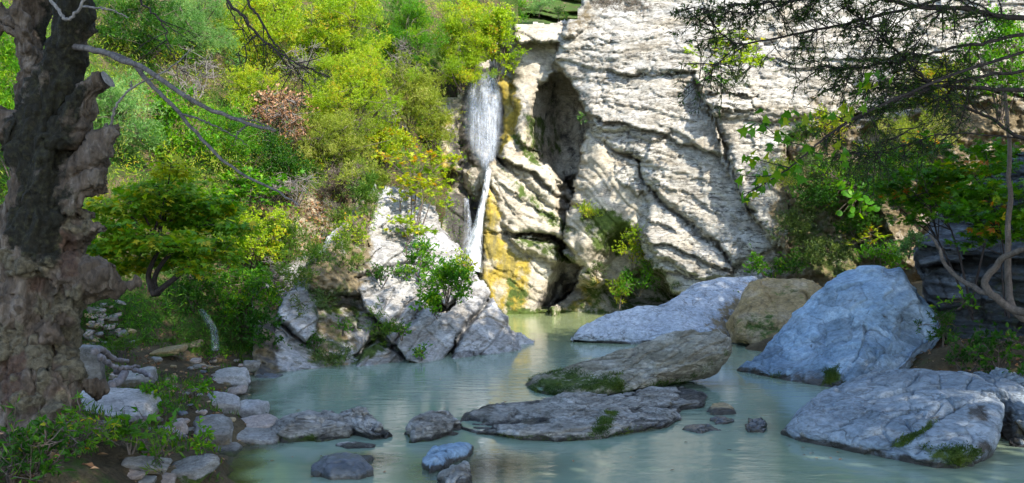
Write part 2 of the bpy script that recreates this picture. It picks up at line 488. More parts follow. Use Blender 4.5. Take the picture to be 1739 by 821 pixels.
M_SOIL = soil_mat()
# ------------------------------------------------------------------ ground, banks and hillside
def soil_sheet(name, X, Y, Z, **at):
    g = Geo(); g.add(np.stack([X, Y, Z], -1), quads=grid_quads(*X.shape), **{k: a.ravel() for k, a in at.items()})
    return g.top(name, M_SOIL, kind='structure')

def ground():
    e = np.concatenate([[-900, -300, -120, -60], np.linspace(-40, 40, 33), [60, 120, 300, 900]])
    X, Y = np.meshgrid(e, e + 10)
    Z = -1.3 + 0.05 * fbm(np.stack([X * .2, Y * .2, 0 * X], -1), 3, 4)
    far = np.maximum(np.hypot(X, Y - 12) - 34, 0)
    Z = Z + 1.5 * sstep(0, 30, far)
    soil_sheet("ground", X, Y, Z)
ground()

LSH = np.array([(0, -2.0), (3, -2.25), (6, -2.4), (8.1, -2.5), (8.8, -2.62), (9.4, -2.75), (10.1, -2.6), (11.0, -3.0), (12.3, -3.3), (13.9, -3.75), (15.3, -3.8), (16.2, -3.5), (19, -3.0)])
def bank_height(x, y):
    xs = np.interp(y, LSH[:, 0], LSH[:, 1])
    u = xs - x
    q = np.stack([x, y, 0 * x], -1)
    u = u + 0.22 * fbm(q * 1.6, 3, 21)
    z = np.where(u > 0, 0.30 * (1 - np.exp(-u / 0.55)) + 0.085 * u, 0.55 * u)
    creek = np.exp(-((x - (-4.9 + (y - 12) * 0.12)) / 1.1) ** 2) * sstep(9.6, 11.5, y)
    z = z - 0.20 * creek
    near = sstep(9.6, 7.6, y) * sstep(0.0, 1.0, u)
    z = z + 0.16 * near
    z = z + 0.05 * fbm(q * 2.6, 4, 22) + 0.02 * fbm(q * 9, 2, 23)
    return np.maximum(z, -1.0)
def left_bank():
    X, Y = np.meshgrid(np.linspace(-13, -1.2, 230), np.linspace(1.0, 18.5, 330))
    Z = bank_height(X, Y)
    q = np.stack([X, Y, 0 * X], -1)
    soil_sheet("left_bank", X, Y, Z, moss=sstep(-0.1, 0.9, fbm(q * 0.9, 3, 31)) * 0.55, pale=sstep(0.35, 0.9, fbm(q * 1.2, 3, 33)) * 0.4)
left_bank()

RSH = np.array([(0, 6.5), (6, 5.8), (8, 5.4), (9.5, 5.2), (10.5, 4.9), (12, 4.9), (13, 5.2), (15, 5.4), (16.5, 4.9), (18, 4.5), (20, 4.6), (24, 6.5)])
def right_height(x, y):
    u = x - np.interp(y, RSH[:, 0], RSH[:, 1])
    q = np.stack([x, y, 0 * x], -1)
    u = u + 0.25 * fbm(q * 1.1, 3, 41)
    z = np.where(u > 0, 0.35 * (1 - np.exp(-u / 0.7)) + 0.16 * u + 0.05 * np.maximum(u - 2.2, 0) ** 2, 0.6 * u)
    return np.maximum(z + 0.05 * fbm(q * 2.4, 4, 42), -1.0)
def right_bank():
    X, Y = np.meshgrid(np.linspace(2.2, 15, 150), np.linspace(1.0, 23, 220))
    soil_sheet("right_bank", X, Y, right_height(X, Y), moss=0.25 + 0 * X, pale=0 * X)  # moss tone darkens the soil here, standing in for deep shade
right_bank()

HPX = np.array([-700, -300, 0, 200, 350, 480, 600, 700, 780, 900.])
HPY = np.array([-700, -300, -100, 0, 150, 300, 400, 480, 560, 640.])
HD = np.array([
 [22, 26, 30, 34, 37, 39, 41, 43, 44, 45],
 [19, 22, 25, 29, 32, 33.5, 34.5, 36, 37, 38],
 [17, 19.5, 22.5, 26, 28.5, 29.5, 31, 32, 33, 34],
 [15.5, 18, 21, 24, 26, 27, 28, 29.5, 31, 32.5],
 [14, 16, 18.5, 21, 23, 24.5, 25.8, 27.5, 30.2, 31.8],
 [12.5, 14.5, 16.5, 18.2, 20, 21.3, 22.6, 25.0, 29.5, 31.4],
 [11.8, 13.5, 15.3, 16.8, 18.2, 19.4, 21.2, 24.0, 29.2, 31.2],
 [11.2, 12.8, 14.5, 15.9, 16.9, 18.2, 20.4, 23.5, 29, 31],
 [10.8, 12.3, 14.0, 15.3, 16.2, 17.6, 19.8, 23, 29, 31],
 [10.6, 12.1, 13.8, 15.0, 15.9, 17.2, 19.4, 22.8, 29, 31]])
def hill_depth(px, py):
    px = np.clip(np.asarray(px, float), HPX[0], HPX[-1] - 1e-3); py = np.clip(np.asarray(py, float), HPY[0], HPY[-1] - 1e-3)
    i = np.searchsorted(HPX, px, 'right') - 1; j = np.searchsorted(HPY, py, 'right') - 1
    a = (px - HPX[i]) / (HPX[i + 1] - HPX[i]); b = (py - HPY[j]) / (HPY[j + 1] - HPY[j])
    return (HD[j, i] * (1 - a) + HD[j, i + 1] * a) * (1 - b) + (HD[j + 1, i] * (1 - a) + HD[j + 1, i + 1] * a) * b
def hillside():
    X, Y = np.meshgrid(np.linspace(-700, 880, 230), np.linspace(-690, 640, 200))
    D = hill_depth(X, Y)
    p = PA(X, Y, D)
    D = D - 0.45 * fbm(p * 0.45, 4, 51) - 0.12 * fbm(p * 1.9, 3, 52)
    p = PA(X, Y, D)
    pale = np.maximum.reduce([pmask(X, Y, c, 16) for c in (
        [(455, 340), (560, 320), (600, 370), (520, 440), (440, 400)], [(560, 380), (640, 370), (640, 470), (560, 470)], [(640, 300), (580, 340), (600, 380), (650, 350)])])
    g = Geo(); g.add(p, quads=grid_quads(*X.shape)[:, ::-1], moss=(0.55 + 0.4 * fbm(p * 0.8, 2, 53)).ravel() * (1 - pale.ravel()), pale=0.55 * pale.ravel())
    g.top("hillside", M_SOIL, kind='structure')
hillside()

# ------------------------------------------------------------------ the cliff
def cliff():
    X0, X1, Y0, Y1 = 735, 2130, -190, 572
    r = Relief(X0, X1, Y0, Y1, 2.1, 29.6, seed=60, wob=3.4, wobs=0.03, jag=5.0)
    X, Y = r.X, r.Y
    r.D += 0.9 * np.exp(-((X - 962) / 38) ** 2 - ((Y - 220) / 95) ** 2) - 1.0 * sstep(950, 890, X) * sstep(100, 140, Y)
    ids = {}
    def L(part, *a, **k): ids[r.layer(*a, **k)] = part
    B = "waterfall_wall"
    ids[0] = B
    # pale wall with the shelf on top, beside the fall
    L(B, [(858, 36), (962, 36), (1000, 80), (985, 130), (950, 124), (920, 146), (902, 200), (893, 262), (876, 240), (868, 180), (868, 100)], (27.9, 900, 150, 0.1, -0.55), 30, 0.5)
    L(B, [(868, 44), (900, 40), (958, 44), (950, 75), (915, 72), (880, 70)], (27.75, 900, 60, 0, -2.4), 10, 0.25)
    # rock behind the water, dark cleft to its left, ochre flank to its right
    L(B, [(768, 108), (868, 100), (888, 185), (868, 235), (850, 268), (834, 300), (815, 330), (800, 280), (786, 250), (776, 200)], (28.5, 820, 200, 0.25, -0.35), 22, 0.5)
    L(B, [(838, 112), (872, 140), (886, 180), (876, 225), (852, 262), (842, 262), (852, 190)], (28.2, 860, 200, -0.1, -0.4), 16, 0.4)
    L(B, [(742, 180), (764, 176), (778, 220), (786, 268), (776, 300), (758, 296), (738, 300)], (27.7, 760, 240, 0.3, -0.3), 16, 0.6)
    # dipping slabs between the fall and the hollow
    L(B, [(880, 188), (908, 206), (902, 262), (895, 272), (862, 240), (868, 222)], (27.8, 890, 230, 0.3, -0.4), 14, 0.35)
    L(B, [(862, 228), (905, 255), (962, 312), (985, 350), (972, 378), (930, 350), (880, 300), (846, 264)], (27.55, 910, 290, 0.35, -0.5), 15, 0.45)
    L(B, [(836, 262), (875, 292), (930, 345), (980, 372), (985, 420), (950, 405), (900, 395), (866, 402), (846, 372), (826, 292)], (27.4, 880, 340, 0.25, -0.35), 14, 0.4)
    L(B, [(822, 300), (845, 345), (862, 400), (905, 400), (952, 415), (985, 440), (990, 575), (860, 575), (812, 545), (814, 440), (818, 350)], (27.25, 880, 440, 0.35, -0.2), 16, 0.45)
    L(B, [(866, 404), (900, 404), (950, 420), (975, 445), (960, 450), (905, 432), (880, 425)], (27.0, 900, 430, 0.3, -0.2), 9, 0.25)
    # soaked rock left of the lower fall
    L(B, [(735, 330), (780, 322), (806, 345), (818, 380), (816, 470), (790, 470), (735, 470)], (27.7, 780, 400, 0.5, -0.4), 20, 0.5)
    r.carve([(938, 310), (990, 290), (1000, 400), (1000, 540), (905, 540), (925, 490), (944, 440), (948, 380)], 1.3, 22)
    # buttress under the overhang
    U = "buttress"
    L(U, [(1003, 205), (1050, 235), (1120, 270), (1200, 380), (1260, 470), (1260, 575), (930, 575), (938, 528), (976, 492), (986, 456), (962, 434), (953, 398), (970, 345), (984, 292), (990, 240)], (26.6, 1000, 400, 0.0, -0.22), 55, 0.9)
    L(U, [(930, 575), (936, 525), (985, 508), (1060, 530), (1200, 548), (1200, 575)], (26.35, 1000, 540, 0, 0), 14, 0.3)
    hollow = [(1022, 400), (1052, 372), (1096, 385), (1120, 430), (1160, 480), (1240, 505), (1230, 556), (1060, 540), (1010, 500), (985, 470)]
    r.carve(hollow, 1.2, 40)
    r.carve([(955, 468), (1040, 476), (1090, 446), (1170, 500), (1260, 500), (1260, 600), (930, 600), (940, 520)], 1.5, 26)
    # the great bedded face, in tiers
    M = "bedded_face"
    pm = lambda o: (26.55 + o, 1100, 250, -0.42, -0.48)
    low = [(1003, 228), (1040, 262), (1080, 272), (1086, 305), (1076, 345), (1074, 385), (1092, 432), (1128, 478), (1160, 508), (1230, 502), (1300, 492), (1345, 440), (1420, 330), (2130, 230), (2130, -190), (1020, -190)]
    L(M, low, pm(0.50), 26, 0.5)
    L(M, [(1035, 262), (1086, 280), (1094, 318), (1082, 332), (1050, 310), (1030, 285)], pm(0.25), 10, 0.2)
    up = [(1012, -190), (985, 8), (946, 60), (942, 104), (974, 140), (991, 190), (1003, 226), (1042, 260), (1084, 272), (1098, 312), (1132, 350), (1176, 376), (1190, 402), (1226, 420), (1246, 455), (1260, 440), (1300, 430), (1345, 400), (2130, 230), (2130, -190)]
    L(M, up, pm(0.0), 16, 0.4)
    L(M, [(950, 62), (944, 104), (974, 138), (990, 185), (1012, 222), (1060, 224), (1112, 244), (1140, 224), (1190, 258), (1245, 262), (1330, 220), (1330, -190), (1012, -190), (988, 10)], pm(-0.2), 9, 0.16)
    L(M, [(950, 62), (944, 100), (1000, 116), (1060, 128), (1110, 120), (1184, 124), (1240, 100), (1330, 60), (1330, -190), (1012, -190), (988, 10)], pm(-0.34), 8, 0.12)
    L(M, [(1172, 120), (1192, 165), (1215, 195), (1240, 255), (1243, 290), (1256, 330), (1285, 375), (1312, 408), (1340, 432), (1420, 330), (2130, 230), (2130, 60), (1400, 60)], pm(-0.48), 13, 0.32)
    L(M, [(1195, 168), (1230, 158), (1330, 150), (1400, 190), (1330, 206), (1250, 200), (1212, 195)], pm(-0.72), 10, 0.2)
    L(M, [(1086, 300), (1100, 345), (1092, 388), (1110, 432), (1150, 440), (1215, 470), (1250, 462), (1225, 424), (1188, 404), (1174, 380), (1130, 352), (1098, 314)], pm(0.30), 9, 0.18)
    L(M, [(1092, 392), (1150, 400), (1200, 430), (1245, 470), (1200, 478), (1150, 452), (1108, 430)], pm(0.16), 8, 0.16)
    L(M, [(1258, 362), (1285, 384), (1330, 436), (1300, 446), (1262, 452), (1250, 420)], pm(0.22), 10, 0.2)
    ids[r.layer([(980, 12), (1000, -8), (1060, -40), (1140, -80), (1140, 8), (1070, 14), (1010, 38), (975, 66), (958, 70), (948, 60)], (27.6, 1000, 30, -0.2, -1.2), 14, 0.4)] = M
    # earth bank and overgrown ledge at the right end
    E = "earth_bank"
    L(E, [(1335, 235), (1420, 200), (1560, 170), (2130, 130), (2130, 420), (1340, 420)], (24.75, 1450, 250, -0.45, -0.6), 40, 0.5, force=True)
    L(E, [(1326, 300), (1350, 282), (1395, 276), (1440, 290), (1500, 296), (1520, 330), (2130, 330), (2130, 575), (1310, 575), (1290, 490), (1330, 432), (1338, 380)], (24.1, 1420, 400, -0.45, -0.35), 22, 0.5)
    r.carve([(1415, 340), (1470, 330), (1500, 350), (1515, 400), (1480, 440), (1430, 420), (1405, 380)], 0.9, 26)
    for ln, a, dc in (([(988, 187), (1022, 209), (1075, 215), (1115, 225), (1134, 232), (1154, 249), (1194, 255), (1236, 267)], .24, 60), ([(1030, 122), (1080, 128), (1121, 129), (1190, 122)], .17, 40),
                      ([(1085, 366), (1121, 381), (1160, 400)], .13, 30), ([(1090, 409), (1154, 424), (1194, 444), (1255, 466)], .18, 30), ([(1098, 455), (1154, 464), (1215, 479)], .12, 25),
                      ([(1196, 157), (1240, 160), (1290, 160)], .16, 30), ([(1205, 180), (1245, 186), (1290, 190)], .14, 20), ([(945, 84), (1028, 99), (1101, 99), (1185, 98)], .07, 30), ([(985, 66), (1060, 70), (1140, 60)], .06, 25),
                      ([(953, 131), (1048, 143), (1128, 159), (1192, 172)], .07, 25), ([(990, 170), (1050, 176), (1101, 186), (1190, 206)], .08, 25), ([(1095, 276), (1154, 292), (1215, 314)], .09, 25), ([(1098, 303), (1150, 322), (1194, 345), (1235, 372)], .10, 25),
                      ([(1050, 240), (1110, 252), (1160, 268), (1232, 290)], .07, 22), ([(1260, 290), (1300, 310), (1345, 350)], .08, 22), ([(1255, 240), (1300, 250), (1350, 262)], .08, 22), ([(1110, 330), (1160, 352), (1230, 400)], .06, 18),
                      ([(843, 263), (896, 290), (949, 331), (985, 353)], .30, 40), ([(860, 384), (889, 402), (949, 409), (978, 431)], .30, 40), ([(824, 393), (863, 397)], .10, 30), ([(866, 226), (900, 250), (930, 268)], .2, 25), ([(840, 300), (880, 330), (940, 372), (985, 392)], .12, 25), ([(830, 455), (870, 465), (905, 490), (935, 505)], .08, 30), ([(975, 440), (1005, 470), (1040, 470)], .15, 40)):
        r.ledge(ln, a * (0.62 if a < 0.12 else 0.9), dc)
    r.ledge([(1180, 120), (1187, 142), (1207, 192), (1234, 285), (1254, 338), (1293, 391), (1340, 440)], .28, 45, side='right')
    for ln, dp, w in (([(1003, 228), (1042, 262), (1084, 274), (1098, 314), (1132, 352), (1178, 380), (1192, 404), (1228, 424), (1248, 458)], .22, 3.2), ([(1176, 122), (1192, 160), (1212, 196), (1236, 255), (1244, 290), (1258, 335), (1290, 382), (1338, 432)], .30, 3.4),
                      ([(1030, 122), (1080, 128), (1121, 129), (1186, 122)], .16, 2.4), ([(992, 190), (1022, 210), (1075, 216), (1115, 226), (1154, 250), (1194, 256)], .18, 2.6), ([(1095, 412), (1154, 426), (1194, 446), (1247, 466)], .18, 2.6), ([(1110, 120), (1104, 105), (1112, 90)], .08, 2.2),
                      ([(990, 100), (1000, 112), (1012, 118)], .08, 2.2), ([(1075, 215), (1068, 232), (1062, 262)], .10, 2.2), ([(1196, 158), (1240, 162), (1285, 160)], .14, 2.2), ([(1207, 182), (1250, 188), (1285, 190)], .12, 2.2), ([(1300, 200), (1290, 260), (1300, 320)], .07, 2.2), ([(1098, 456), (1154, 466), (1207, 479)], .12, 2.2),
                      ([(843, 266), (896, 293), (949, 333), (982, 353)], .35, 4.5), ([(862, 386), (889, 405), (949, 412), (975, 432)], .35, 4.5), ([(824, 394), (862, 399), (880, 420), (905, 440)], .14, 2.4), ([(836, 466), (870, 480), (900, 510), (925, 516)], .10, 2.2), ([(852, 340), (868, 356), (900, 372), (945, 380)], .10, 2.2), ([(840, 300), (850, 330), (864, 350)], .12, 2.2),
                      ([(1010, 440), (1000, 462), (1030, 476)], .08, 2.2), ([(960, 300), (975, 260), (985, 225)], .10, 2.5)):
        r.groove(ln, dp * 0.8, w * 0.72)
    r.ledge([(1066, 232), (1062, 250), (1066, 268)], .10, 40, end=8, side='right'); r.ledge([(1108, 232), (1100, 250), (1094, 275)], .10, 40, end=8, side='right'); r.ledge([(1186, 260), (1190, 300), (1194, 330)], .07, 30, end=8, side='right')
    p = r.pos()
    part = np.array([list(("waterfall_wall", "buttress", "bedded_face", "earth_bank")).index(ids[k]) for k in range(r.k + 1)])[r.ID]
    face = part == 2; wall = part == 0; but = part == 1; earth = part == 3
    # bedding: nearly level near the top, dipping to the right lower down
    t_lo = sstep(0.5, 5.5, 6.2 - p[..., 2]); 
    ta = 0.10 + 0.45 * t_lo
    def mixs(th, bl, amp, sd, wr, gr, gw, wf=0.7, lip=0.6):
        return strata(p, 0.11, th, bl, amp, sd, wr, gr, gw, wf, lip) * (1 - t_lo) + strata(p, 0.55, th * 1.15, bl, amp * 1.2, sd + 40, wr, gr, gw, wf, lip) * t_lo
    d1 = mixs(0.85, 2.6, 0.05, 71, 0.24, 0.05, 0.025, 0.7, 0.25)
    d2 = mixs(0.29, 1.15, 0.026, 73, 0.16, 0.05, 0.018, 0.9, 0.2)
    d3 = mixs(0.11, 0.5, 0.018, 75, 0.10, 0.03, 0.016, 1.6, 0.2)
    dip = (0.15 + 0.4 * t_lo)
    q = np.stack([p[..., 0] * 1.15, p[..., 1] * 0.5, (p[..., 2] + dip * p[..., 0]) * 2.7], -1) + 0.30 * np.stack([fbm(p * 1.9, 3, 77), 0 * p[..., 0], fbm(p * 1.9, 3, 277)], -1)
    c1, hid = chips(q, 78, 0.07, 0.07, 0.04, 0.04)
    c2, _ = chips(q * 2.6 + 3.3, 178, 0.025, 0.03, 0.025, 0.06)
    few = sstep(-0.25, 0.35, fbm(p * 0.8, 3, 378))
    dface = d1 + d2 * (0.4 + 0.6 * few) + d3 * (0.35 + 0.65 * few) + c1 * (0.5 + 0.5 * few) + c2 * few + 0.05 * fbm(p * 0.7, 3, 79) + 0.012 * fbm(p * 6, 3, 80)
    flake = 0
    dwall = strata(p, 0.75, 0.9, 3.0, 0.06, 81, 0.3, 0.05, 0.02, lip=0.3) + strata(p, 0.7, 0.28, 1.6, 0.022, 82, 0.2, 0.03, 0.016, lip=0.2) + 0.08 * fbm(p * 0.8, 4, 83) + 0.02 * fbm(p * 6, 3, 84)
    dbut = 0.16 * fbm(p * 0.6, 3, 85) + strata(p, 1.1, 0.22, 1.4, 0.045, 86, 0.15, 0.025, 0.018) + 0.02 * fbm(p * 7, 3, 87)
    dearth = 0.45 * fbm(p * 0.9, 5, 88, 0.6) + 0.05 * fbm(p * 5, 3, 89)
    disp = np.select([face, wall, but, earth], [dface, dwall, dbut, dearth])
    fadeE = 1.0
    r.D = r.D - disp * fadeE
    r.at['plate'] = np.where(face, 0.5 + 0.7 * (hid - 0.5), 0.5)
    # stains
    r.stain('ochre', [(826, 300), (838, 330), (862, 405), (868, 440), (845, 535), (880, 540), (830, 545), (812, 540), (813, 440), (818, 350)], 16, 0.8)
    r.stain('ochre', [(850, 415), (905, 440), (905, 500), (880, 545), (830, 540), (830, 430)], 16, 0.8)
    r.stain('ochre', [(838, 112), (872, 140), (888, 182), (876, 225), (852, 264), (846, 258), (850, 190)], 9, 0.9)
    r.stain('ochre', [(742, 210), (764, 200), (780, 290), (757, 330), (735, 320)], 14, 0.75)
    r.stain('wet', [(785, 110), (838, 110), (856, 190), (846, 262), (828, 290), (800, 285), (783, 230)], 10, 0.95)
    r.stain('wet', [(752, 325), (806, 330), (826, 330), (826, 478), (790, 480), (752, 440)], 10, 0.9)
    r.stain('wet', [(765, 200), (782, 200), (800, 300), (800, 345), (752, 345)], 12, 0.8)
    for c in ([(866, 400), (905, 398), (955, 415), (985, 440), (970, 452), (905, 428), (880, 418)], [(862, 236), (880, 226), (925, 262), (915, 290)], [(886, 190), (928, 205), (926, 262), (900, 250)],
              [(880, 300), (930, 355), (976, 385), (976, 402), (930, 385), (880, 330), (850, 285)], [(862, 470), (905, 490), (880, 540), (850, 535)]):
        r.stain('moss', c, 9, 0.75)
    r.stain('moss', [(985, 360), (1010, 350), (1040, 356), (1070, 372), (1080, 420), (1050, 440), (1015, 430), (1000, 400)], 12, 0.9)
    r.stain('moss', [(985, 456), (1040, 470), (1100, 420), (1160, 490), (1190, 540), (1060, 548), (930, 540), (975, 500)], 18, 0.62)
    r.stain('moss', [(1080, 420), (1110, 470), (1160, 505), (1180, 540), (1130, 540), (1090, 480)], 12, 0.7)
    r.stain('moss', [(812, 516), (900, 524), (990, 522), (1100, 535), (1100, 575), (812, 575)], 7, 0.85)
    r.stain('wet', [(905, 500), (975, 440), (992, 470), (945, 530), (890, 530)], 16, 0.7)
    r.stain('earth', [(1330, 230), (1400, 210), (1560, 180), (1800, 150), (1800, 575), (1310, 575), (1288, 492), (1330, 430), (1300, 400)], 16, 0.85)
    r.stain('moss', [(1340, 290), (1420, 300), (1500, 310), (1540, 440), (1500, 480), (1380, 480), (1335, 420)], 18, 0.62)
    r.stain('earth', [(1300, 200), (1330, 200), (1340, 330), (1290, 300)], 12, 0.5)
    r.stain('earth', [(960, 0), (1140, 0), (1130, 14), (1050, 18), (1000, 44), (960, 70)], 10, 0.5)
    for c in ([(1003, 226), (1042, 262), (1090, 272), (1060, 262)], [(1240, 255), (1258, 330), (1285, 375), (1270, 372), (1246, 320)], [(1172, 130), (1192, 130), (1200, 175), (1240, 255), (1228, 250), (1185, 175)]):
        r.stain('earth', c, 8, 0.7)
    r.stain('ochre', [(985, 450), (1040, 468), (1060, 500), (1040, 535), (950, 530), (975, 495)], 18, 0.5)
    r.stain('ochre', [(1000, 352), (1040, 360), (1066, 400), (1050, 440), (1015, 420)], 14, 0.5)
    r.stain('ochre', [(880, 440), (940, 450), (930, 520), (870, 530)], 22, 0.45)
    r.stain('ochre', [(885, 190), (925, 205), (920, 262), (890, 250)], 14, 0.4)
    r.stain('earth', [(1330, 160), (1800, 60), (1800, 200), (1560, 190), (1400, 215), (1335, 240)], 30, 0.45)
    # shade of the hollow behind the overhang, painted into the colour, and some moss
    r.stain('wet', [(930, 140), (955, 130), (990, 190), (1000, 225), (985, 290), (975, 340), (930, 300), (912, 220)], 16, 0.52)  # the wet tone carries the painted shade here, not water
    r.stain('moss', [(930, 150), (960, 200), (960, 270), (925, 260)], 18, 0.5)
    pos = r.pos()
    # reach back at the outer rim so that the face closes into the hill
    root = thing("cliff", (3, 27, 0), kind='structure')
    mats = {"waterfall_wall": M_WALL, "buttress": M_WALL, "bedded_face": M_CLIFF, "earth_bank": M_CLIFF}
    names = ["waterfall_wall", "buttress", "bedded_face", "earth_bank"]
    labels = {"waterfall_wall": "ochre streaked wall beside the waterfall", "buttress": "smooth rounded buttress with a mossy hollow below the overhang",
              "bedded_face": "pale cracked limestone face in dipping beds", "earth_bank": "brown earth bank with moss at the end of the cliff"}
    keep = ~((X < 775) & (Y < 165)) & ~((X < 905) & (Y < 40)) & ~((r.D > 29.3) & (Y < 60) & (X < 1010)) & ~((X < 980) & (Y < 33))
    q = r.faces(keep)
    pid = part.ravel()[q].max(axis=1)
    for k, nme in enumerate(names):
        sel = q[pid == k]
        r.submesh(sel, pos).part(nme, mats[nme], root, label=labels[nme])
    return r
CLIFF = cliff()

# pale plateau behind the cliff top, the terraced hill beyond it
def far_hill():
    X, Y = np.meshgrid(np.linspace(560, 1250, 130), np.linspace(-260, 90, 150))
    D = 62 - (Y + 0) / 100 * 9 + 2.0 * fbm(np.stack([X * .01, Y * .01, 0 * X], -1), 3, 91)
    p = PA(X, Y, D)
    D = D - 1.2 * strata(p, 0.08, 0.55, 6.0, 1.0, 92, 0.25, 0.2, 0.08)
    p = PA(X, Y, D)
    g = Geo(); g.add(p, quads=grid_quads(*X.shape)[:, ::-1], moss=0.75, pale=0.15)
    g.top("far_hillside", M_SOIL, kind='structure')
    X, Y = np.meshgrid(np.linspace(-1.5, 4, 40), np.linspace(29.2, 62, 60))
    Z = 7.9 + (Y - 30) * 0.045 + 0.1 * fbm(np.stack([X * .6, Y * .6, 0 * X], -1), 3, 93)
    g = Geo(); g.add(np.stack([X, Y, Z], -1), quads=grid_quads(*X.shape))
    g.top("stream_terrace", M_WALL, kind='structure')
far_hill()

# ------------------------------------------------------------------ the rock outcrop between pool and hillside
def outcrop():
    r = Relief(425, 925, 285, 645, 1.7, 60.0, seed=100, wob=2.4, wobs=0.04, jag=3.0)
    X, Y = r.X, r.Y
    ids = {0: None}
    def L(part, *a, **k): ids[r.layer(*a, **k)] = part
    S = "rock_slab"
    # soil core the slabs stand in
    L("earth_core", [(425, 480), (455, 470), (500, 440), (560, 420), (640, 330), (700, 330), (790, 430), (830, 500), (840, 600), (760, 640), (430, 645)], (17.8, 640, 540, 0.75, -1.7), 14, 0.5)
    L("moss_wall", [(520, 480), (580, 470), (640, 470), (640, 560), (600, 625), (530, 640), (500, 560)], (16.75, 580, 560, 0.6, -1.1), 18, 0.35)
    L(S, [(472, 530), (486, 498), (520, 486), (540, 510), (538, 560), (520, 582), (498, 566), (476, 548)], (16.1, 505, 540, 0.5, -1.3), 7, 0.16)
    L(S, [(462, 548), (476, 560), (505, 580), (524, 600), (520, 640), (490, 645), (470, 600)], (15.8, 495, 600, 0.4, -1.0), 6, 0.12)
    ps = lambda o: (17.3 + o, 700, 520, 0.95, -1.25)
    L(S, [(612, 470), (640, 450), (680, 462), (700, 455), (735, 470), (700, 530), (660, 560), (640, 545), (618, 520), (606, 490)], ps(0.12), 8, 0.2)
    L(S, [(600, 640), (614, 600), (640, 585), (662, 590), (700, 622), (690, 645), (600, 650)], ps(0.5), 8, 0.16)
    L(S, [(650, 565), (690, 510), (722, 480), (745, 500), (730, 560), (690, 590), (668, 588)], ps(0.18), 7, 0.16)
    # upper sunlit block beside the fall
    L(S, [(640, 470), (622, 430), (618, 395), (634, 345), (652, 318), (676, 314), (700, 330), (742, 352), (752, 395), (790, 430), (806, 470), (760, 520), (700, 480)], ps(0.2), 12, 0.25)
    L(S, [(600, 470), (620, 420), (660, 410), (690, 425), (650, 450), (625, 470)], ps(0.05), 7, 0.16)
    # the long blue-grey slab, the split, and the low end block
    L(S, [(676, 590), (684, 550), (720, 528), (760, 530), (800, 480), (826, 472), (834, 496), (822, 520), (790, 550), (766, 590), (756, 612), (720, 625), (690, 612)], ps(0.0), 6, 0.12)
    L(S, [(760, 614), (782, 560), (806, 530), (836, 502), (852, 522), (864, 540), (868, 565), (884, 590), (886, 604), (860, 645), (760, 645)], ps(-0.1), 11, 0.28)
    L(S, [(862, 560), (888, 566), (910, 580), (900, 645), (868, 645), (866, 590)], ps(0.9), 6, 0.12)
    L("earth_bank", [(505, 470), (560, 400), (606, 350), (636, 312), (648, 340), (634, 400), (640, 450), (612, 500), (560, 500), (520, 490)], ps(0.12), 26, 0.5)
    for ln, dp, w in (([(756, 616), (775, 585), (792, 556), (814, 528), (838, 500)], .5, 4.5), ([(668, 592), (690, 552), (722, 522), (760, 500), (806, 470)], .28, 4), ([(604, 606), (640, 575), (668, 560)], .25, 4), ([(612, 470), (650, 455), (700, 450), (760, 470)], .2, 4), ([(640, 545), (664, 500), (700, 460)], .10, 2.5), ([(660, 558), (690, 520), (740, 480)], .12, 2.5),
                      ([(474, 548), (498, 566), (522, 584)], .3, 4), ([(700, 600), (722, 574), (748, 560)], .08, 2.2), ([(720, 560), (744, 580), (756, 592)], .07, 2.2), ([(640, 420), (680, 400), (740, 390)], .10, 2.5), ([(646, 372), (690, 352), (736, 360)], .08, 2.5), ([(800, 545), (830, 540), (862, 556)], .08, 2.2), ([(604, 640), (630, 610), (668, 600)], .1, 2.4), ([(620, 510), (650, 490), (680, 480)], .08, 2.2)):
        r.groove(ln, dp, w)
    p = r.pos()
    rot = np.stack([p[..., 0], p[..., 1], p[..., 2]], -1)
    hard = np.isin(r.ID, [k for k, v in ids.items() if v == S])
    d = strata(rot, -0.8, 0.55, 1.6, 0.045, 101, 0.15, 0.05, 0.016) + strata(rot, -0.75, 0.17, 0.7, 0.02, 102, 0.08, 0.02, 0.010)
    c1, hid = chips(rot * np.array([1.6, 1.0, 2.0]) + 0.25 * fbm(rot * 2, 2, 103)[..., None], 104, 0.05, 0.035, 0.03, 0.035)
    d = d + c1 + 0.035 * fbm(p * 1.1, 3, 105) + 0.007 * fbm(p * 9, 3, 106)
    ds = 0.20 * fbm(p * 1.6, 5, 107, 0.6)
    r.D = r.D - np.where(hard, d, ds)
    r.at['plate'] = hid
    r.stain('moss', [(520, 480), (600, 470), (620, 560), (590, 620), (540, 640), (505, 600), (530, 560)], 16, 0.55)
    r.stain('earth', [(500, 440), (620, 400), (625, 560), (590, 640), (520, 640), (540, 500)], 16, 0.62)
    r.stain('moss', [(640, 560), (690, 600), (660, 590), (600, 630), (590, 620)], 9, 0.8)
    r.stain('earth', [(425, 480), (475, 490), (470, 560), (480, 645), (425, 645)], 12, 0.9)
    r.stain('wet', [(430, 540), (470, 540), (480, 640), (430, 640)], 12, 0.7)
    r.stain('earth', [(500, 470), (560, 400), (640, 310), (646, 340), (630, 400), (640, 450), (612, 500), (540, 500)], 14, 0.9); r.stain('moss', [(520, 470), (580, 400), (640, 320), (630, 420), (600, 490)], 24, 0.5)
    r.stain('wet', [(756, 596), (890, 598), (890, 645), (756, 645)], 5, 0.6)
    pos = r.pos()
    root = thing("rock_outcrop", P(640, 615, 16.3), label="grey and white slabbed rock outcrop sloping into the pool below the hillside", category="rock outcrop")
    q = r.faces(r.D < 40)
    fid = r.ID.ravel()[q].max(axis=1)
    rest = []; core = None
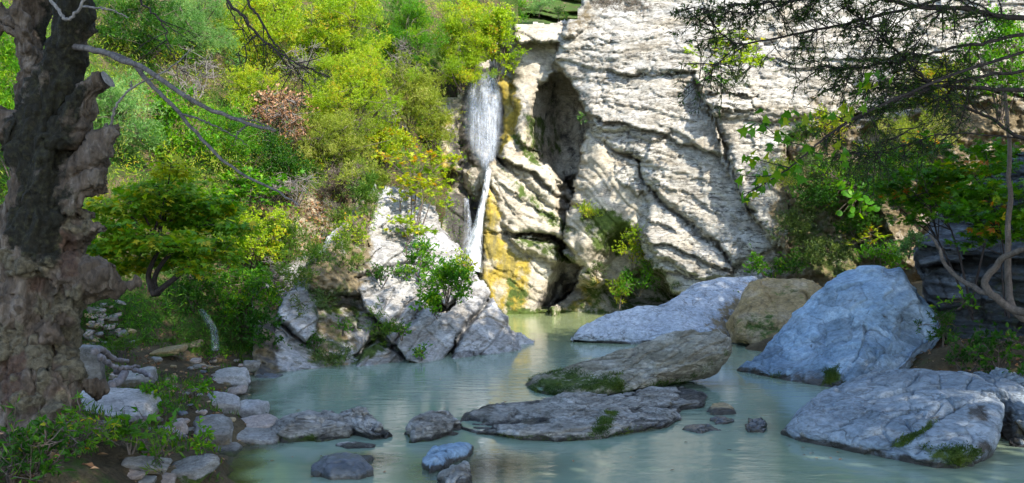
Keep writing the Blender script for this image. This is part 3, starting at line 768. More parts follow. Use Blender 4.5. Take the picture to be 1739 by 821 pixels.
    for k in sorted(ids):
        if ids[k] is None: continue
        sel = q[fid == k]
        if not len(sel): continue
        if ids[k] == S:                                  # keep the slab whole; chips cut off by its neighbours go to the core
            lab = np.arange(pos.size // 3)
            while True:
                m = lab[sel].min(1); new = lab.copy()
                np.minimum.at(new, sel.ravel(), np.repeat(m, 4)); new = new[new]
                if (new == lab).all(): break
                lab = new
            fl = lab[sel[:, 0]]; u, cn = np.unique(fl, return_counts=True)
            rest.append(sel[fl != u[cn.argmax()]]); sel = sel[fl == u[cn.argmax()]]
        if ids[k] == "earth_core": core = sel; continue
        r.submesh(sel, pos).part(ids[k], M_SPUR, root)
    r.submesh(np.concatenate([core] + rest), pos).part("earth_core", M_SPUR, root)
    return r
SPUR = outcrop()

# ------------------------------------------------------------------ water
def water_mat():
    m, nt, b = new_mat("milky_water")
    L = nt.links
    v = position(nt, (0, 0, 0.15), (0.7, 1.7, 1))
    n1 = noise(nt, v, 2.6, 3, 0.5, 0.3); n2 = noise(nt, v, 7.0, 3, 0.55, 0.2)
    vi = position(nt)
    big = noise(nt, vi, 0.25, 3, 0.5)
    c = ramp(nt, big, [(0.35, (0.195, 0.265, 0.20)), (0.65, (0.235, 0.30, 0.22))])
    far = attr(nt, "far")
    c = mixc(nt, far, c, (0.22, 0.25, 0.085))  # yellow-green of the sunlit, reflecting far pool put into the base colour
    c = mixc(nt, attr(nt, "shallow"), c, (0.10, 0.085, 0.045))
    L.new(c, b.inputs["Base Color"])
    b.inputs["Roughness"].default_value = 0.07; b.inputs["IOR"].default_value = 1.33
    bp = nd(nt, "ShaderNodeBump"); bp.inputs["Strength"].default_value = 0.18; bp.inputs["Distance"].default_value = 0.06
    amp = noise(nt, vi, 0.5, 2, 0.5)
    L.new(mth(nt, 'MULTIPLY', mth(nt, 'ADD', n1, mth(nt, 'MULTIPLY', n2, 0.35)), ramp(nt, amp, [(0.35, 0.25), (0.65, 1.0)])), bp.inputs["Height"])
    L.new(bp.outputs[0], b.inputs["Normal"])
    tr = nd(nt, "ShaderNodeBsdfTransparent"); tr.inputs[0].default_value = (0.75, 0.85, 0.78, 1)
    mx = nd(nt, "ShaderNodeMixShader")
    L.new(mth(nt, 'MULTIPLY', attr(nt, "shallow"), 0.6), mx.inputs[0])
    L.new(b.outputs[0], mx.inputs[1]); L.new(tr.outputs[0], mx.inputs[2])
    L.new(mx.outputs[0], nt.nodes["Material Output"].inputs[0])
    return m
M_WATER = water_mat()
def pool():
    X, Y = np.meshgrid(np.linspace(-6, 9, 150), np.linspace(-3, 33, 300))
    bed = np.maximum(bank_height(X, Y), -1.0)
    sh = sstep(-0.34, 0.02, bed)
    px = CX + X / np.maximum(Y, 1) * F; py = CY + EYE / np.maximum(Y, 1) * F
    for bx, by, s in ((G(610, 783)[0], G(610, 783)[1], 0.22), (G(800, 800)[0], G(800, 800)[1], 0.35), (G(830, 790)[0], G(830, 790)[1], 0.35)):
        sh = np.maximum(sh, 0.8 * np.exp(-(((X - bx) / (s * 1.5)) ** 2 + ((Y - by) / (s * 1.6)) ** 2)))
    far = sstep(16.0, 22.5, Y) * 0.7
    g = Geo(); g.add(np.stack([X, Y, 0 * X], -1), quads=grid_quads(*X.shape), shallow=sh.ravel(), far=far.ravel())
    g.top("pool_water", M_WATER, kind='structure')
pool()

# ------------------------------------------------------------------ the waterfall
def fall_mat(name, lo, hi, sx, col=(0.80, 0.85, 0.93), top=1.0):
    m, nt, b = new_mat(name)
    L = nt.links
    v = position(nt, (0, 0, 0), (sx, sx, 0.7))
    vs = position(nt, (0, 0, 0), (sx * 2.6, sx * 2.6, 1.6))
    n1 = noise(nt, v, 1.0, 4, 0.6, 0.6); n2 = noise(nt, vs, 1.0, 3, 0.7)
    a = ramp(nt, mth(nt, 'ADD', mth(nt, 'MULTIPLY', n1, 0.65), mth(nt, 'MULTIPLY', n2, 0.35)), [(lo, 0.0), (hi, top)])
    a = mth(nt, 'MULTIPLY', a, attr(nt, "dens"))
    b.inputs["Base Color"].default_value = (*col, 1); b.inputs["Roughness"].default_value = 0.25
    L.new(a, b.inputs["Alpha"])
    return m
M_FALL = fall_mat("falling_water", 0.38, 0.72, 30, (0.66, 0.73, 0.85), top=0.50)
M_FOAM = fall_mat("white_water", 0.40, 0.66, 24, (0.84, 0.88, 0.94), 0.92)
def sheet(g, left, right, nl, nr, d, bulge, seed, dens):
    """A curtain of water between two edge lines given as photo points."""
    left = smooth_line(left, 60); right = smooth_line(right, 60)
    s = np.linspace(0, 1, nl)[None, :, None]
    q = left[:, None] * (1 - s) + right[:, None] * s
    t = np.linspace(0, 1, 60)[:, None] + 0 * s[..., 0]
    dd = d(t, s[..., 0]) - bulge * np.sin(np.pi * s[..., 0]) - 0.05 * fbm(np.stack([q[..., 0] * .12, q[..., 1] * .02, 0 * t + seed], -1), 3, seed)
    p = PA(q[..., 0], q[..., 1], dd)
    e = np.minimum(s[..., 0], 1 - s[..., 0]) + 0 * t
    g.add(p, quads=grid_quads(60, nl)[:, ::-1], dens=(dens * sstep(0, 0.18, e) * sstep(0, 0.08, t)).ravel())
def waterfall():
    root = thing("waterfall", P(808, 445, 26.6), label="white waterfall dropping through the cleft between hillside and ochre wall", category="waterfall")
    for k, (lx, dd, dn) in enumerate(((0, 28.15, 1.0), (3, 28.0, 0.75))):
        g = Geo()
        sheet(g, [(794 + lx, 112), (786 + lx, 170), (787 + lx, 225), (798 + lx, 258), (818, 290)], [(846 + lx, 122), (852 + lx, 170), (851 + lx, 225), (846, 262), (838, 290)], 24, 0, lambda t, s, dd=dd: dd - 0.35 * t + 0 * s, 0.2, 111 + k, dn)
        g.part("water_curtain", M_FALL, root)
    g = Geo()
    sheet(g, [(824, 282), (819, 320), (808, 365), (797, 402), (787, 450)], [(836, 282), (831, 322), (822, 365), (817, 405), (817, 464)], 16, 0, lambda t, s: 27.35 - 0.75 * t + 0 * s, 0.15, 121, 1.25)
    sheet(g, [(812, 350), (805, 375), (794, 410), (783, 454)], [(826, 350), (822, 375), (820, 410), (820, 464)], 14, 0, lambda t, s: 27.0 - 0.45 * t + 0 * s, 0.2, 122, 1.0)
    g.part("lower_chute", M_FOAM, root)
    g = Geo()
    sheet(g, [(785, 335), (788, 360), (786, 395), (782, 430)], [(796, 335), (799, 360), (804, 395), (802, 440)], 10, 0, lambda t, s: 27.1 - 0.5 * t + 0 * s, 0.12, 123, 0.9)
    g.part("side_stream", M_FALL, root)
    # the trickle on the left bank
    tr = thing("water_trickle", P(362, 592, 15.0), label="thin trickle of water running down the dark bank left of the outcrop", category="trickle")
    g = Geo()
    sheet(g, [(334, 524), (345, 545), (356, 565), (358, 596)], [(346, 524), (362, 545), (371, 565), (374, 596)], 10, 0, lambda t, s: 15.35 - 0.45 * t + 0 * s, 0.1, 125, 0.45)
    g.part("falling_water", M_FALL, tr)
waterfall()
# ------------------------------------------------------------------ plants: leaves, twigs, shrubs
def leaf_cloud(g, p, d, L, W, var, rs, fold=0.25, upbias=0.0):
    """Many separate leaves, each a small folded blade of four corners."""
    n = len(p); d = nrm(d)
    L = np.broadcast_to(np.asarray(L, float), (n,))[:, None]; W = np.broadcast_to(np.asarray(W, float), (n,))[:, None]
    r = rs.normal(0, 1, (n, 3)) + np.array([0, 0, upbias])
    if upbias: side = nrm(np.cross(d, r))
    else: side = nrm(np.cross(d, r))
    nn = np.cross(side, d)
    a = p; c = p + d * L - nn * L * 0.12
    m = p + d * L * 0.45
    b = m + side * W * 0.5 + nn * W * fold; e = m - side * W * 0.5 + nn * W * fold
    v = np.stack([a, b, c, e], 1).reshape(-1, 3)
    g.add(v, quads=np.arange(n * 4).reshape(-1, 4), var=np.repeat(var, 4))

LOBES = np.array([(0, 0), (0.30, 0.10), (0.62, 0.02), (0.42, 0.34), (0.80, 0.52), (0.34, 0.56), (0.22, 0.72), (0, 1.12), (-0.22, 0.72), (-0.34, 0.56), (-0.80, 0.52), (-0.42, 0.34), (-0.62, 0.02), (-0.30, 0.10)])
def palmate(g, p, d, S, var, rs, up=1.2, lob=LOBES):
    """Lobed leaves, each a fan of triangles."""
    n = len(p); d = nrm(d)
    nn = nrm(np.cross(d, nrm(np.cross(d, np.array([0, 0, 1.0]) * up + rs.normal(0, 0.5, (n, 3))))))
    nn = np.where((nn[:, 2] < 0)[:, None], -nn, nn)
    side = np.cross(d, nn)
    S = np.broadcast_to(np.asarray(S, float), (n,))
    k = len(lob)
    xy = lob[None] * S[:, None, None]
    cen = p + d * (S * 0.35)[:, None]
    v = p[:, None] + side[:, None] * xy[..., :1] + d[:, None] * xy[..., 1:] - nn[:, None] * (np.abs(lob[:, 0]) ** 1.5 * 0.28 + np.maximum(lob[:, 1] - .5, 0) * 0.25)[None, :, None] * S[:, None, None]
    v = np.concatenate([v, cen[:, None]], 1).reshape(-1, 3)
    i = np.arange(k); t = np.stack([np.full(k, k), i, (i + 1) % k], 1)
    t = (t[None] + (np.arange(n) * (k + 1))[:, None, None]).reshape(-1, 3)
    g.add(v, tris=t, var=np.repeat(var, k + 1))

FIVE = np.array([(0, 0), (0.55, 0.12), (0.26, 0.34), (0.62, 0.70), (0.16, 0.60), (0, 1.1), (-0.16, 0.60), (-0.62, 0.70), (-0.26, 0.34), (-0.55, 0.12)])

PAL = {
 'yellow': [(0.0, (0.06, 0.14, 0.005)), (0.35, (0.20, 0.33, 0.010)), (0.75, (0.36, 0.46, 0.015)), (0.92, (0.47, 0.47, 0.03)), (1.0, (0.52, 0.27, 0.02))],
 'olive': [(0.0, (0.06, 0.10, 0.010)), (0.4, (0.18, 0.24, 0.018)), (0.8, (0.32, 0.36, 0.05)), (1.0, (0.40, 0.36, 0.12))],
 'silver': [(0.0, (0.04, 0.11, 0.025)), (0.5, (0.13, 0.28, 0.06)), (0.9, (0.26, 0.40, 0.14)), (1.0, (0.32, 0.42, 0.06))],
 'green': [(0.0, (0.02, 0.09, 0.004)), (0.5, (0.07, 0.23, 0.006)), (0.85, (0.17, 0.35, 0.010)), (1.0, (0.33, 0.40, 0.012))],
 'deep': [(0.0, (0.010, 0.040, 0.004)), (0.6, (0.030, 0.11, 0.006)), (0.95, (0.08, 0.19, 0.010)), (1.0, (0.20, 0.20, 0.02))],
 'autumn': [(0.0, (0.08, 0.18, 0.006)), (0.4, (0.20, 0.31, 0.010)), (0.72, (0.36, 0.42, 0.012)), (0.9, (0.46, 0.38, 0.015)), (1.0, (0.46, 0.21, 0.02))],
 'maple': [(0.0, (0.025, 0.10, 0.005)), (0.45, (0.07, 0.20, 0.007)), (0.8, (0.16, 0.29, 0.010)), (0.93, (0.45, 0.38, 0.015)), (1.0, (0.42, 0.14, 0.02))],
 'dead': [(0.0, (0.09, 0.045, 0.02)), (0.5, (0.22, 0.11, 0.05)), (1.0, (0.36, 0.21, 0.11))],
 'dark': [(0.0, (0.012, 0.020, 0.006)), (0.5, (0.03, 0.06, 0.010)), (0.85, (0.07, 0.13, 0.015)), (0.96, (0.12, 0.11, 0.025)), (1.0, (0.10, 0.05, 0.03))],
 'grass': [(0.0, (0.03, 0.08, 0.008)), (0.5, (0.07, 0.16, 0.012)), (0.85, (0.14, 0.20, 0.02)), (1.0, (0.28, 0.23, 0.09))],
 'brush': [(0.0, (0.05, 0.035, 0.025)), (0.6, (0.14, 0.11, 0.08)), (1.0, (0.26, 0.22, 0.18))],
 'moss': [(0.0, (0.02, 0.045, 0.006)), (0.6, (0.05, 0.09, 0.010)), (1.0, (0.11, 0.14, 0.015))],
}
ML = {k: leaf_mat("leaves_" + k, v, trans=0.12 if k in ('dead', 'brush', 'moss') else 0.5) for k, v in PAL.items()}
M_TWIG = bark_mat("twig_bark", (0.06, 0.045, 0.035), (0.15, 0.12, 0.10), 20, 0.3)
M_GREYTWIG = bark_mat("grey_twig", (0.10, 0.09, 0.085), (0.24, 0.215, 0.20), 20, 0.3)
M_DARKTWIG = bark_mat("dark_twig", (0.018, 0.014, 0.013), (0.05, 0.04, 0.038), 20, 0.3)

# ------------------------------------------------------------------ boulders
def icosphere(sub):
    bm = bmesh.new(); bmesh.ops.create_icosphere(bm, subdivisions=sub, radius=1.0)
    bm.verts.ensure_lookup_table()
    v = np.array([x.co[:] for x in bm.verts]); f = np.array([[q.index for q in p.verts] for p in bm.faces]); bm.free()
    return v, f
ICO = {k: icosphere(k) for k in (3, 4, 5)}

def tnormals(v, t):
    fn = np.cross(v[t[:, 1]] - v[t[:, 0]], v[t[:, 2]] - v[t[:, 0]])
    n = np.zeros_like(v)
    for k in range(3):
        for j in range(3): n[:, j] += np.bincount(t[:, k], fn[:, j], len(v))
    return nrm(n)

def boulder(name, out, fv, bv, mat, label, cat="boulder", p=2.4, seed=0, amp=0.06, nfreq=1.2, facets=0.0, flake=0.03, fl_s=(3, 3, 5), bed=None,
            nt=260, nr=64, masks=(), center=None, group=None, fine=0.012, wig=0.012, top=True, fuzz=0, cracks=()):
    """A boulder built from its ridge line: a closed body that bulges fv towards the viewer and bv away from it."""
    o3 = np.array([P(*q) if len(q) == 3 else G(q[0], q[1]) for q in out])
    n = len(o3)
    cl = np.concatenate([o3, o3[:1]]); sl = np.concatenate([[0], np.cumsum(np.linalg.norm(np.diff(cl, axis=0), axis=1))])
    s = np.linspace(0, sl[-1], nt, endpoint=False)
    b = np.stack([np.interp(s, sl, cl[:, k]) for k in range(3)], 1)
    for _ in range(2): b = 0.25 * np.roll(b, 1, 0) + 0.5 * b + 0.25 * np.roll(b, -1, 0)
    c = o3.mean(0) if center is None else np.asarray(center)
    size = sl[-1] / 3
    b = b + wig * size * fbm(b * 3.2 / max(size, .3), 3, seed + 9)[:, None] * nrm(b - c)
    u = np.sin(np.linspace(0, np.pi / 2, nr)); hgt = (1 - u ** p) ** (1 / p)
    fv = np.asarray(fv, float); bv = np.asarray(bv, float)
    front = c + u[:, None, None] * (b - c)[None] + hgt[:, None, None] * fv
    back = c + u[::-1][1:, None, None] * (b - c)[None] + hgt[::-1][1:, None, None] * bv
    v = np.concatenate([front, back]).reshape(-1, 3)
    q = grid_quads(2 * nr - 1, nt, True)
    nn = vnormals(v, q)
    ctr = v.mean(0)
    if np.mean(np.sum(nn * (v - ctr), 1)) < 0: q = q[:, ::-1]; nn = -nn
    d = amp * fbm(v * nfreq, 4, seed + 1)
    if facets:
        rs = np.random.RandomState(seed + 3)
        gk = rs.normal(0, 1, (14, 3)); gk /= np.linalg.norm(gk, axis=1)[:, None]
        w = (v - ctr) @ gk.T + rs.uniform(-0.2, 0.35, 14) * size
        d = d - facets * np.maximum(w.max(1) - 0.55 * size, 0)
    cq = v * np.array(fl_s) * 0.62 + 0.16 * np.stack([fbm(v * 2.3, 3, seed + 4 + k) for k in range(3)], 1)
    c1, hid = chips(cq, seed + 5, 2.6, 1.6, 0.9, 0.045)
    c2, hid2 = chips(cq * 2.7 + 5, seed + 15, 0.9, 0.7, 0.4, 0.06)
    d = d + flake * (c1 + c2 * sstep(-0.2, 0.4, fbm(v * 1.2, 2, seed + 16))) + fine * fbm(v * 11, 3, seed + 6)
    hid = 0.7 * hid + 0.3 * hid2
    if bed:
        d = d + strata(v, *bed)
    px = CX + v[:, 0] / v[:, 1] * F; py = CY + (EYE - v[:, 2]) / v[:, 1] * F
    ck = np.zeros(len(v))
    wx = px + 3.5 * fbm(v * 5, 3, seed + 41); wy = py + 3.5 * fbm(v * 5, 3, seed + 42)
    for line, dp, w_ in cracks:
        d2 = np.full(len(v), 1e9)
        for (ax, ay), (bx, by) in zip(line[:-1], line[1:]):
            ex, ey = bx - ax, by - ay
            t = np.clip(((wx - ax) * ex + (wy - ay) * ey) / (ex * ex + ey * ey), 0, 1)
            d2 = np.minimum(d2, (wx - ax - t * ex) ** 2 + (wy - ay - t * ey) ** 2)
        e = np.exp(-d2 / w_ ** 2); d = d - dp * e; ck = np.maximum(ck, e)
    v = v + nn * d[:, None]
    px = CX + v[:, 0] / v[:, 1] * F; py = CY + (EYE - v[:, 2]) / v[:, 1] * F
    at = {"plate": hid, "wet": 0.42 * ck}
    for key, poly, soft, a in masks:
        m = pmask(px + 5 * fbm(v * 4, 2, seed + 7), py + 5 * fbm(v * 4, 2, seed + 8), poly, soft * 2.0) * a if poly is not None else np.zeros(len(v)) + a
        at[key] = np.maximum(at.get(key, 0), m)
    at["wet"] = np.maximum(at["wet"], 0.95 * sstep(0.10, 0.02, v[:, 2] - 0.04 * fbm(v * 3, 2, seed))) if top else at["wet"]
    g = Geo(); g.add(v, quads=q, **at)
    base = (c[0], c[1], 0.0)
    o = g.top(name, mat, base, label=label, category=cat, group=group)
    if fuzz:
        fuzz = int(fuzz * 2.6)
        rs = np.random.RandomState(seed + 33)
        w = np.clip(at.get("moss", 0 * hid) - 0.3, 0, 1) * (v[:, 2] > 0.01) * sstep(-0.5, 0.3, fbm(v * 3.5, 3, seed + 34))
        if w.sum() > 0:
            ii = rs.choice(len(v), fuzz, p=w / w.sum())
            fg = Geo(); pp = v[ii] + rs.normal(0, 0.012, (fuzz, 3))
            leaf_cloud(fg, pp, nn[ii] * 0.6 + rs.normal(0, 0.6, (fuzz, 3)) + [0, 0, 0.15], rs.uniform(0.012, 0.032, fuzz), rs.uniform(0.006, 0.012, fuzz), np.clip(0.5 + 0.5 * fbm(pp * 4, 2, 9) + 0.4 * (rs.rand(fuzz) - .5), 0, 1), rs)
            fg.part("moss", ML['moss'], o, smooth=False, kind='stuff')
    return o

boulder("boulder", [(1247, 630), (1268, 612), (1292, 596), (1330, 553), (1356, 524), (1392, 488), (1430, 463), (1470, 453.5), (1500, 455), (1524, 451.5), (1534, 462), (1542, 480, 15.2), (1580, 508, 15.0), (1612, 542, 14.8), (1620, 566, 14.6), (1596, 600, 14.3), (1545, 640, 14.0), (1480, 668, 13.6), (1430, 657), (1390, 655), (1330, 643)]
        if False else
        [(1247, 630, 15.25), (1268, 612, 15.4), (1292, 596, 15.5), (1330, 553, 15.8), (1356, 524, 16.0), (1392, 488, 16.1), (1430, 463, 16.2), (1470, 453.5, 16.2), (1500, 455, 16.1), (1524, 451.5, 16.0), (1534, 462, 15.9), (1542, 480, 15.8), (1580, 508, 15.5), (1612, 542, 15.2), (1620, 566, 15.0), (1596, 600, 14.6), (1545, 640, 14.2), (1480, 670, 13.7), (1430, 663, 13.45), (1390, 660, 13.7), (1330, 650, 14.2), (1285, 640, 14.7)],
        (0.05, -0.42, 0.10), (0, 1.1, -0.5), M_BLUE, "large blue-grey cracked boulder with a flat broken top at the right edge of the pool", p=2.8, seed=200, fuzz=900,
        cracks=[([(1430, 650), (1450, 620), (1468, 585), (1476, 555)], .05, 2.6), ([(1378, 586), (1400, 602), (1416, 612)], .04, 2.6), ([(1466, 628), (1500, 600), (1540, 585)], .05, 2.8), ([(1530, 565), (1534, 535)], .04, 2.0), ([(1500, 540), (1540, 552), (1590, 548)], .03, 2.0), ([(1400, 560), (1402, 585)], .04, 2.0), ([(1310, 612), (1350, 575), (1376, 560)], .03, 2.2), ([(1450, 530), (1490, 520), (1520, 526)], .03, 2.0), ([(1555, 600), (1580, 575), (1600, 560)], .05, 2.4)],
        amp=0.06, nfreq=0.9, facets=0.35, flake=0.024, fl_s=(3.2, 3.2, 4.8), nt=420, nr=110, fine=0.006, wig=0.005,
        masks=[("wet", [(1320, 634), (1400, 628), (1440, 640), (1440, 670), (1320, 660)], 6, 0.8), ("moss", [(1400, 628), (1425, 620), (1432, 655), (1400, 655)], 5, 0.9), ("moss", [(1310, 632), (1330, 634), (1330, 646), (1310, 642)], 4, 0.6),
               ("earth", [(1535, 610), (1590, 598), (1622, 560), (1618, 585), (1580, 625), (1540, 640)], 5, 0.6), ("earth", [(1460, 470), (1600, 540), (1590, 548), (1450, 482)], 5, 0.28), ("earth", [(1380, 500), (1290, 610), (1280, 606), (1370, 500)], 5, 0.12)])
boulder("boulder", [(1316, 735, 10.2), (1340, 715, 10.5), (1358, 690, 10.9), (1400, 672, 11.1), (1450, 654, 11.3), (1510, 632, 11.4), (1560, 621, 11.4), (1600, 619, 11.3), (1640, 628, 11.1), (1670, 640, 10.8), (1690, 668, 10.3), (1700, 700, 9.8), (1690, 740, 9.3), (1670, 775, 8.95), (1630, 797, 8.65), (1590, 797, 8.65), (1540, 786, 8.9), (1480, 772, 9.2), (1420, 762, 9.5), (1360, 750, 9.85)],
        (0.0, -0.14, 0.17), (0, 0.5, -0.6), M_SLATE, "broad pale boulder with dark cracks sloping into the water below the blue one", p=3.6, seed=220, fuzz=1200,
        cracks=[([(1500, 764), (1530, 746), (1560, 738), (1592, 710), (1625, 694), (1650, 684)], .07, 3.2), ([(1536, 715), (1546, 730), (1562, 738)], .05, 2.6), ([(1590, 678), (1612, 680), (1626, 694)], .04, 2.4), ([(1546, 650), (1560, 640), (1566, 634)], .04, 2.4), ([(1552, 660), (1550, 668)], .04, 2.4), ([(1430, 722), (1460, 712), (1480, 702)], .04, 2.2), ([(1450, 694), (1480, 686), (1490, 680)], .03, 2.2), ([(1520, 684), (1550, 682)], .03, 2.2), ([(1640, 655), (1648, 640)], .04, 2.6), ([(1570, 712), (1590, 700), (1600, 690)], .04, 2.2), ([(1544, 722), (1570, 704)], .03, 2.0), ([(1600, 750), (1640, 742)], .04, 2.2), ([(1380, 705), (1410, 700)], .03, 2.0), ([(1500, 700), (1530, 694)], .03, 2.0), ([(1470, 745), (1500, 735)], .03, 2.0), ([(1560, 770), (1580, 752), (1620, 748)], .05, 2.6)],
        amp=0.035, nfreq=1.1, facets=0.25, flake=0.016, fl_s=(3.2, 3.0, 5), nt=420, nr=110, fine=0.006, wig=0.005,
        masks=[("moss", [(1508, 758), (1530, 742), (1560, 736), (1590, 712), (1594, 718), (1560, 744), (1530, 762)], 4, 0.95), ("moss", [(1560, 760), (1640, 758), (1670, 770), (1640, 795), (1590, 785)], 8, 0.8), ("wet", [(1600, 790), (1680, 745), (1690, 770), (1640, 800)], 6, 0.9),
               ("earth", [(1330, 720), (1420, 742), (1500, 762), (1500, 776), (1420, 764), (1320, 742)], 6, 0.5), ("earth", [(1590, 712), (1640, 690), (1640, 684), (1580, 712)], 4, 0.7), ("wet", [(1640, 690), (1672, 690), (1680, 715), (1650, 710)], 6, 0.9)])
boulder("boulder", [(1640, 640, 11.3), (1680, 640, 11.4), (1720, 648, 11.3), (1800, 655, 11.2), (1880, 690, 10.8), (1900, 740, 10.2), (1840, 790, 9.6), (1760, 790, 9.5), (1712, 780, 9.5), (1700, 730, 9.9), (1665, 680, 10.6)],
        (0.0, -0.3, 0.25), (0, 0.6, -0.5), M_SLATE, "blue-grey broken rock at the right edge behind the broad pale boulder", p=2.3, seed=240, amp=0.09, facets=0.3, flake=0.04, fl_s=(4, 3, 6),
        masks=[("earth", [(1700, 700), (1800, 720), (1850, 790), (1700, 790)], 14, 0.6), ("wet", [(1690, 700), (1720, 690), (1740, 790), (1690, 790)], 12, 0.8)])
# pale sloping rock and the ochre rock it leans on
boulder("boulder", [(958, 581, 19.5), (975, 563, 19.8), (1020, 555, 20.0), (1050, 552, 20.2), (1078, 554, 20.3), (1110, 541, 20.6), (1134, 527, 21.0), (1165, 500, 21.6), (1200, 487, 22.0), (1240, 477, 22.3), (1285, 477, 22.2), (1290, 510, 21.4), (1270, 550, 20.4), (1235, 592, 19.1), (1160, 596, 18.9), (1080, 590, 19.1), (1000, 588, 19.3)],
        (-0.05, -0.2, 0.28), (0, 0.9, -0.6), M_PALE, "pale grey sloping rock with a long low tail reaching left into the far pool", p=2.3, seed=260, amp=0.09, nfreq=0.9, facets=0.25, flake=0.012, fl_s=(2.2, 2.2, 3.6), nt=360, nr=90, fine=0.006,
        masks=[("earth", [(1205, 530), (1250, 500), (1290, 490), (1290, 560), (1240, 590), (1190, 580)], 10, 0.75), ("earth", [(1250, 478), (1290, 470), (1290, 510), (1262, 510)], 6, 0.4)])
boulder("boulder", [(1248, 584, 18.9), (1240, 540, 19.4), (1256, 500, 20.0), (1276, 478, 20.5), (1300, 470, 20.8), (1340, 470, 20.8), (1380, 473, 20.6), (1400, 500, 20.0), (1390, 560, 18.8), (1330, 600, 18.2), (1290, 592, 18.6)],
        (-0.1, -0.5, 0.2), (0, 0.9, -0.5), M_OCHRE, "ochre brown mossy rock between the pale sloping rock and blue boulder", p=3.2, seed=280, amp=0.07, facets=0.35, flake=0.02, fl_s=(2, 2, 3), nt=260, nr=70,
        masks=[("moss", [(1250, 545), (1310, 530), (1330, 560), (1300, 585), (1250, 560)], 12, 0.8), ("moss", [(1300, 480), (1380, 476), (1350, 530), (1310, 520)], 18, 0.45)])
# the tilted schist block in the middle of the pool
boulder("boulder", [(889, 654, 13.75), (905, 641, 13.9), (940, 628, 14.0), (985, 615, 14.1), (1030, 606, 14.2), (1075, 594, 14.3), (1110, 577, 14.4), (1150, 563, 14.4), (1190, 556, 14.4), (1222, 558, 14.2), (1236, 572, 14.0), (1240, 588, 13.8), (1232, 606, 13.9), (1210, 630, 14.0), (1172, 640, 13.95), (1125, 648, 13.6), (1085, 660, 13.15), (1030, 668, 12.95), (960, 671, 12.85), (910, 667, 13.0)],
        (0.10, -0.50, 0.03), (0, 0.7, -0.12), M_TILT, "long tilted grey schist block with a mossy low end, propped in the pool", p=2.2, seed=300, fuzz=5000,
        cracks=[([(960, 640), (1020, 622), (1060, 612), (1080, 596)], .05, 3), ([(1040, 640), (1100, 622), (1160, 612), (1220, 592)], .05, 3), ([(1060, 650), (1120, 636), (1190, 622)], .03, 2.4), ([(1110, 590), (1150, 582), (1200, 572)], .03, 2.2), ([(1186, 566), (1204, 562), (1216, 566)], .05, 3)], amp=0.03, nfreq=1.4, facets=0.2, flake=0.010, fl_s=(2.4, 2.4, 5), bed=(-0.36, 0.11, 0.9, 0.03, 301, 0.05, 0.02, 0.012),
        nt=420, nr=100, fine=0.008, center=P(1085, 634, 13.5),
        masks=[("moss", [(889, 654), (930, 632), (985, 624), (1010, 640), (1060, 640), (1070, 668), (900, 672)], 10, 0.8), ("moss", [(1080, 655), (1180, 630), (1230, 590), (1240, 600), (1200, 640), (1090, 668)], 8, 0.5)])
# the low slab in front of it
boulder("boulder", [(768, 722), (790, 708), (812, 702), (850, 690), (900, 683), (960, 678), (1000, 677), (1040, 680), (1090, 672), (1140, 664), (1170, 662), (1200, 677), (1190, 692), (1155, 697), (1150, 706), (1162, 716), (1130, 730), (1080, 737), (1020, 744), (950, 750), (880, 748), (820, 740), (790, 734)],
        (0, -0.05, 0.10), (0, 0, -0.5), M_GREY, "broad low grey slab lying almost awash in front of the tilted block", p=4.0, seed=320, fuzz=1200, amp=0.05, nfreq=1.3, flake=0.014, fl_s=(2.6, 2.0, 9), bed=(-0.08, 0.05, 0.7, 0.04, 321, 0.05, 0.012, 0.012),
        nt=420, nr=90, fine=0.012, center=G(985, 708),
        masks=[("moss", [(1000, 735), (1030, 700), (1046, 704), (1030, 742)], 6, 0.85), ("moss", [(800, 735), (960, 742), (1150, 718), (1150, 730), (960, 752), (790, 742)], 6, 0.55), ("earth", [(1070, 680), (1200, 664), (1200, 696), (1100, 700)], 10, 0.35)])

def low_rock(out, H, mat, label, seed, name="rock", lift=(0, 0), **k):
    kw = dict(p=2.6, amp=0.03, nfreq=2.4, flake=0.02, fl_s=(5, 5, 10), nt=160, nr=40, fine=0.01)
    kw.update(k)
    return boulder(name, out, (lift[0], lift[1], H), (0, 0, -0.3), mat, label, "rock", seed=seed, **kw)
low_rock([(460, 742), (480, 728), (515, 718), (560, 716), (590, 722), (606, 736), (590, 744), (540, 750), (480, 752)], 0.20, M_GREY, "long dark grey rock at the end of the stone row, under the leaning slab", 340, masks=[("moss", [(460, 735), (600, 738), (610, 752), (470, 756)], 6, 0.7)])
boulder("rock", [(572, 710, 10.75), (586, 704, 10.8), (606, 704, 10.75), (630, 718, 10.5), (650, 732, 10.3), (667, 742, 10.1), (655, 747, 9.95), (632, 746, 9.9), (606, 736, 10.1), (588, 722, 10.4)], (0.0, -0.12, 0.10), (0, 0.18, -0.14), M_GREY, "grey slab leaning over the leaf-choked gap at the end of the stone row", "rock", p=2.8, seed=345, amp=0.03, nfreq=2.5, flake=0.02, fl_s=(5, 5, 9), bed=(0.62, 0.05, 0.3, 0.02, 346, 0.02, 0.01, 0.01), nt=180, nr=44)
low_rock([(686, 742), (700, 730), (730, 722), (762, 720), (780, 728), (770, 738), (735, 750), (700, 752)], 0.18, M_GREY, "brown-grey wedge rock alone in the gap left of the broad slab", 350, masks=[("moss", [(684, 735), (720, 745), (770, 740), (730, 756), (690, 756)], 6, 0.7)])
low_rock([(528, 806), (550, 796), (590, 790), (625, 800), (634, 808), (610, 815), (560, 816)], 0.15, M_DARK, "smooth slate-blue stone in the water at the bottom edge", 360, flake=.007, amp=.02, masks=[("plate", None, 0, 0.5)])
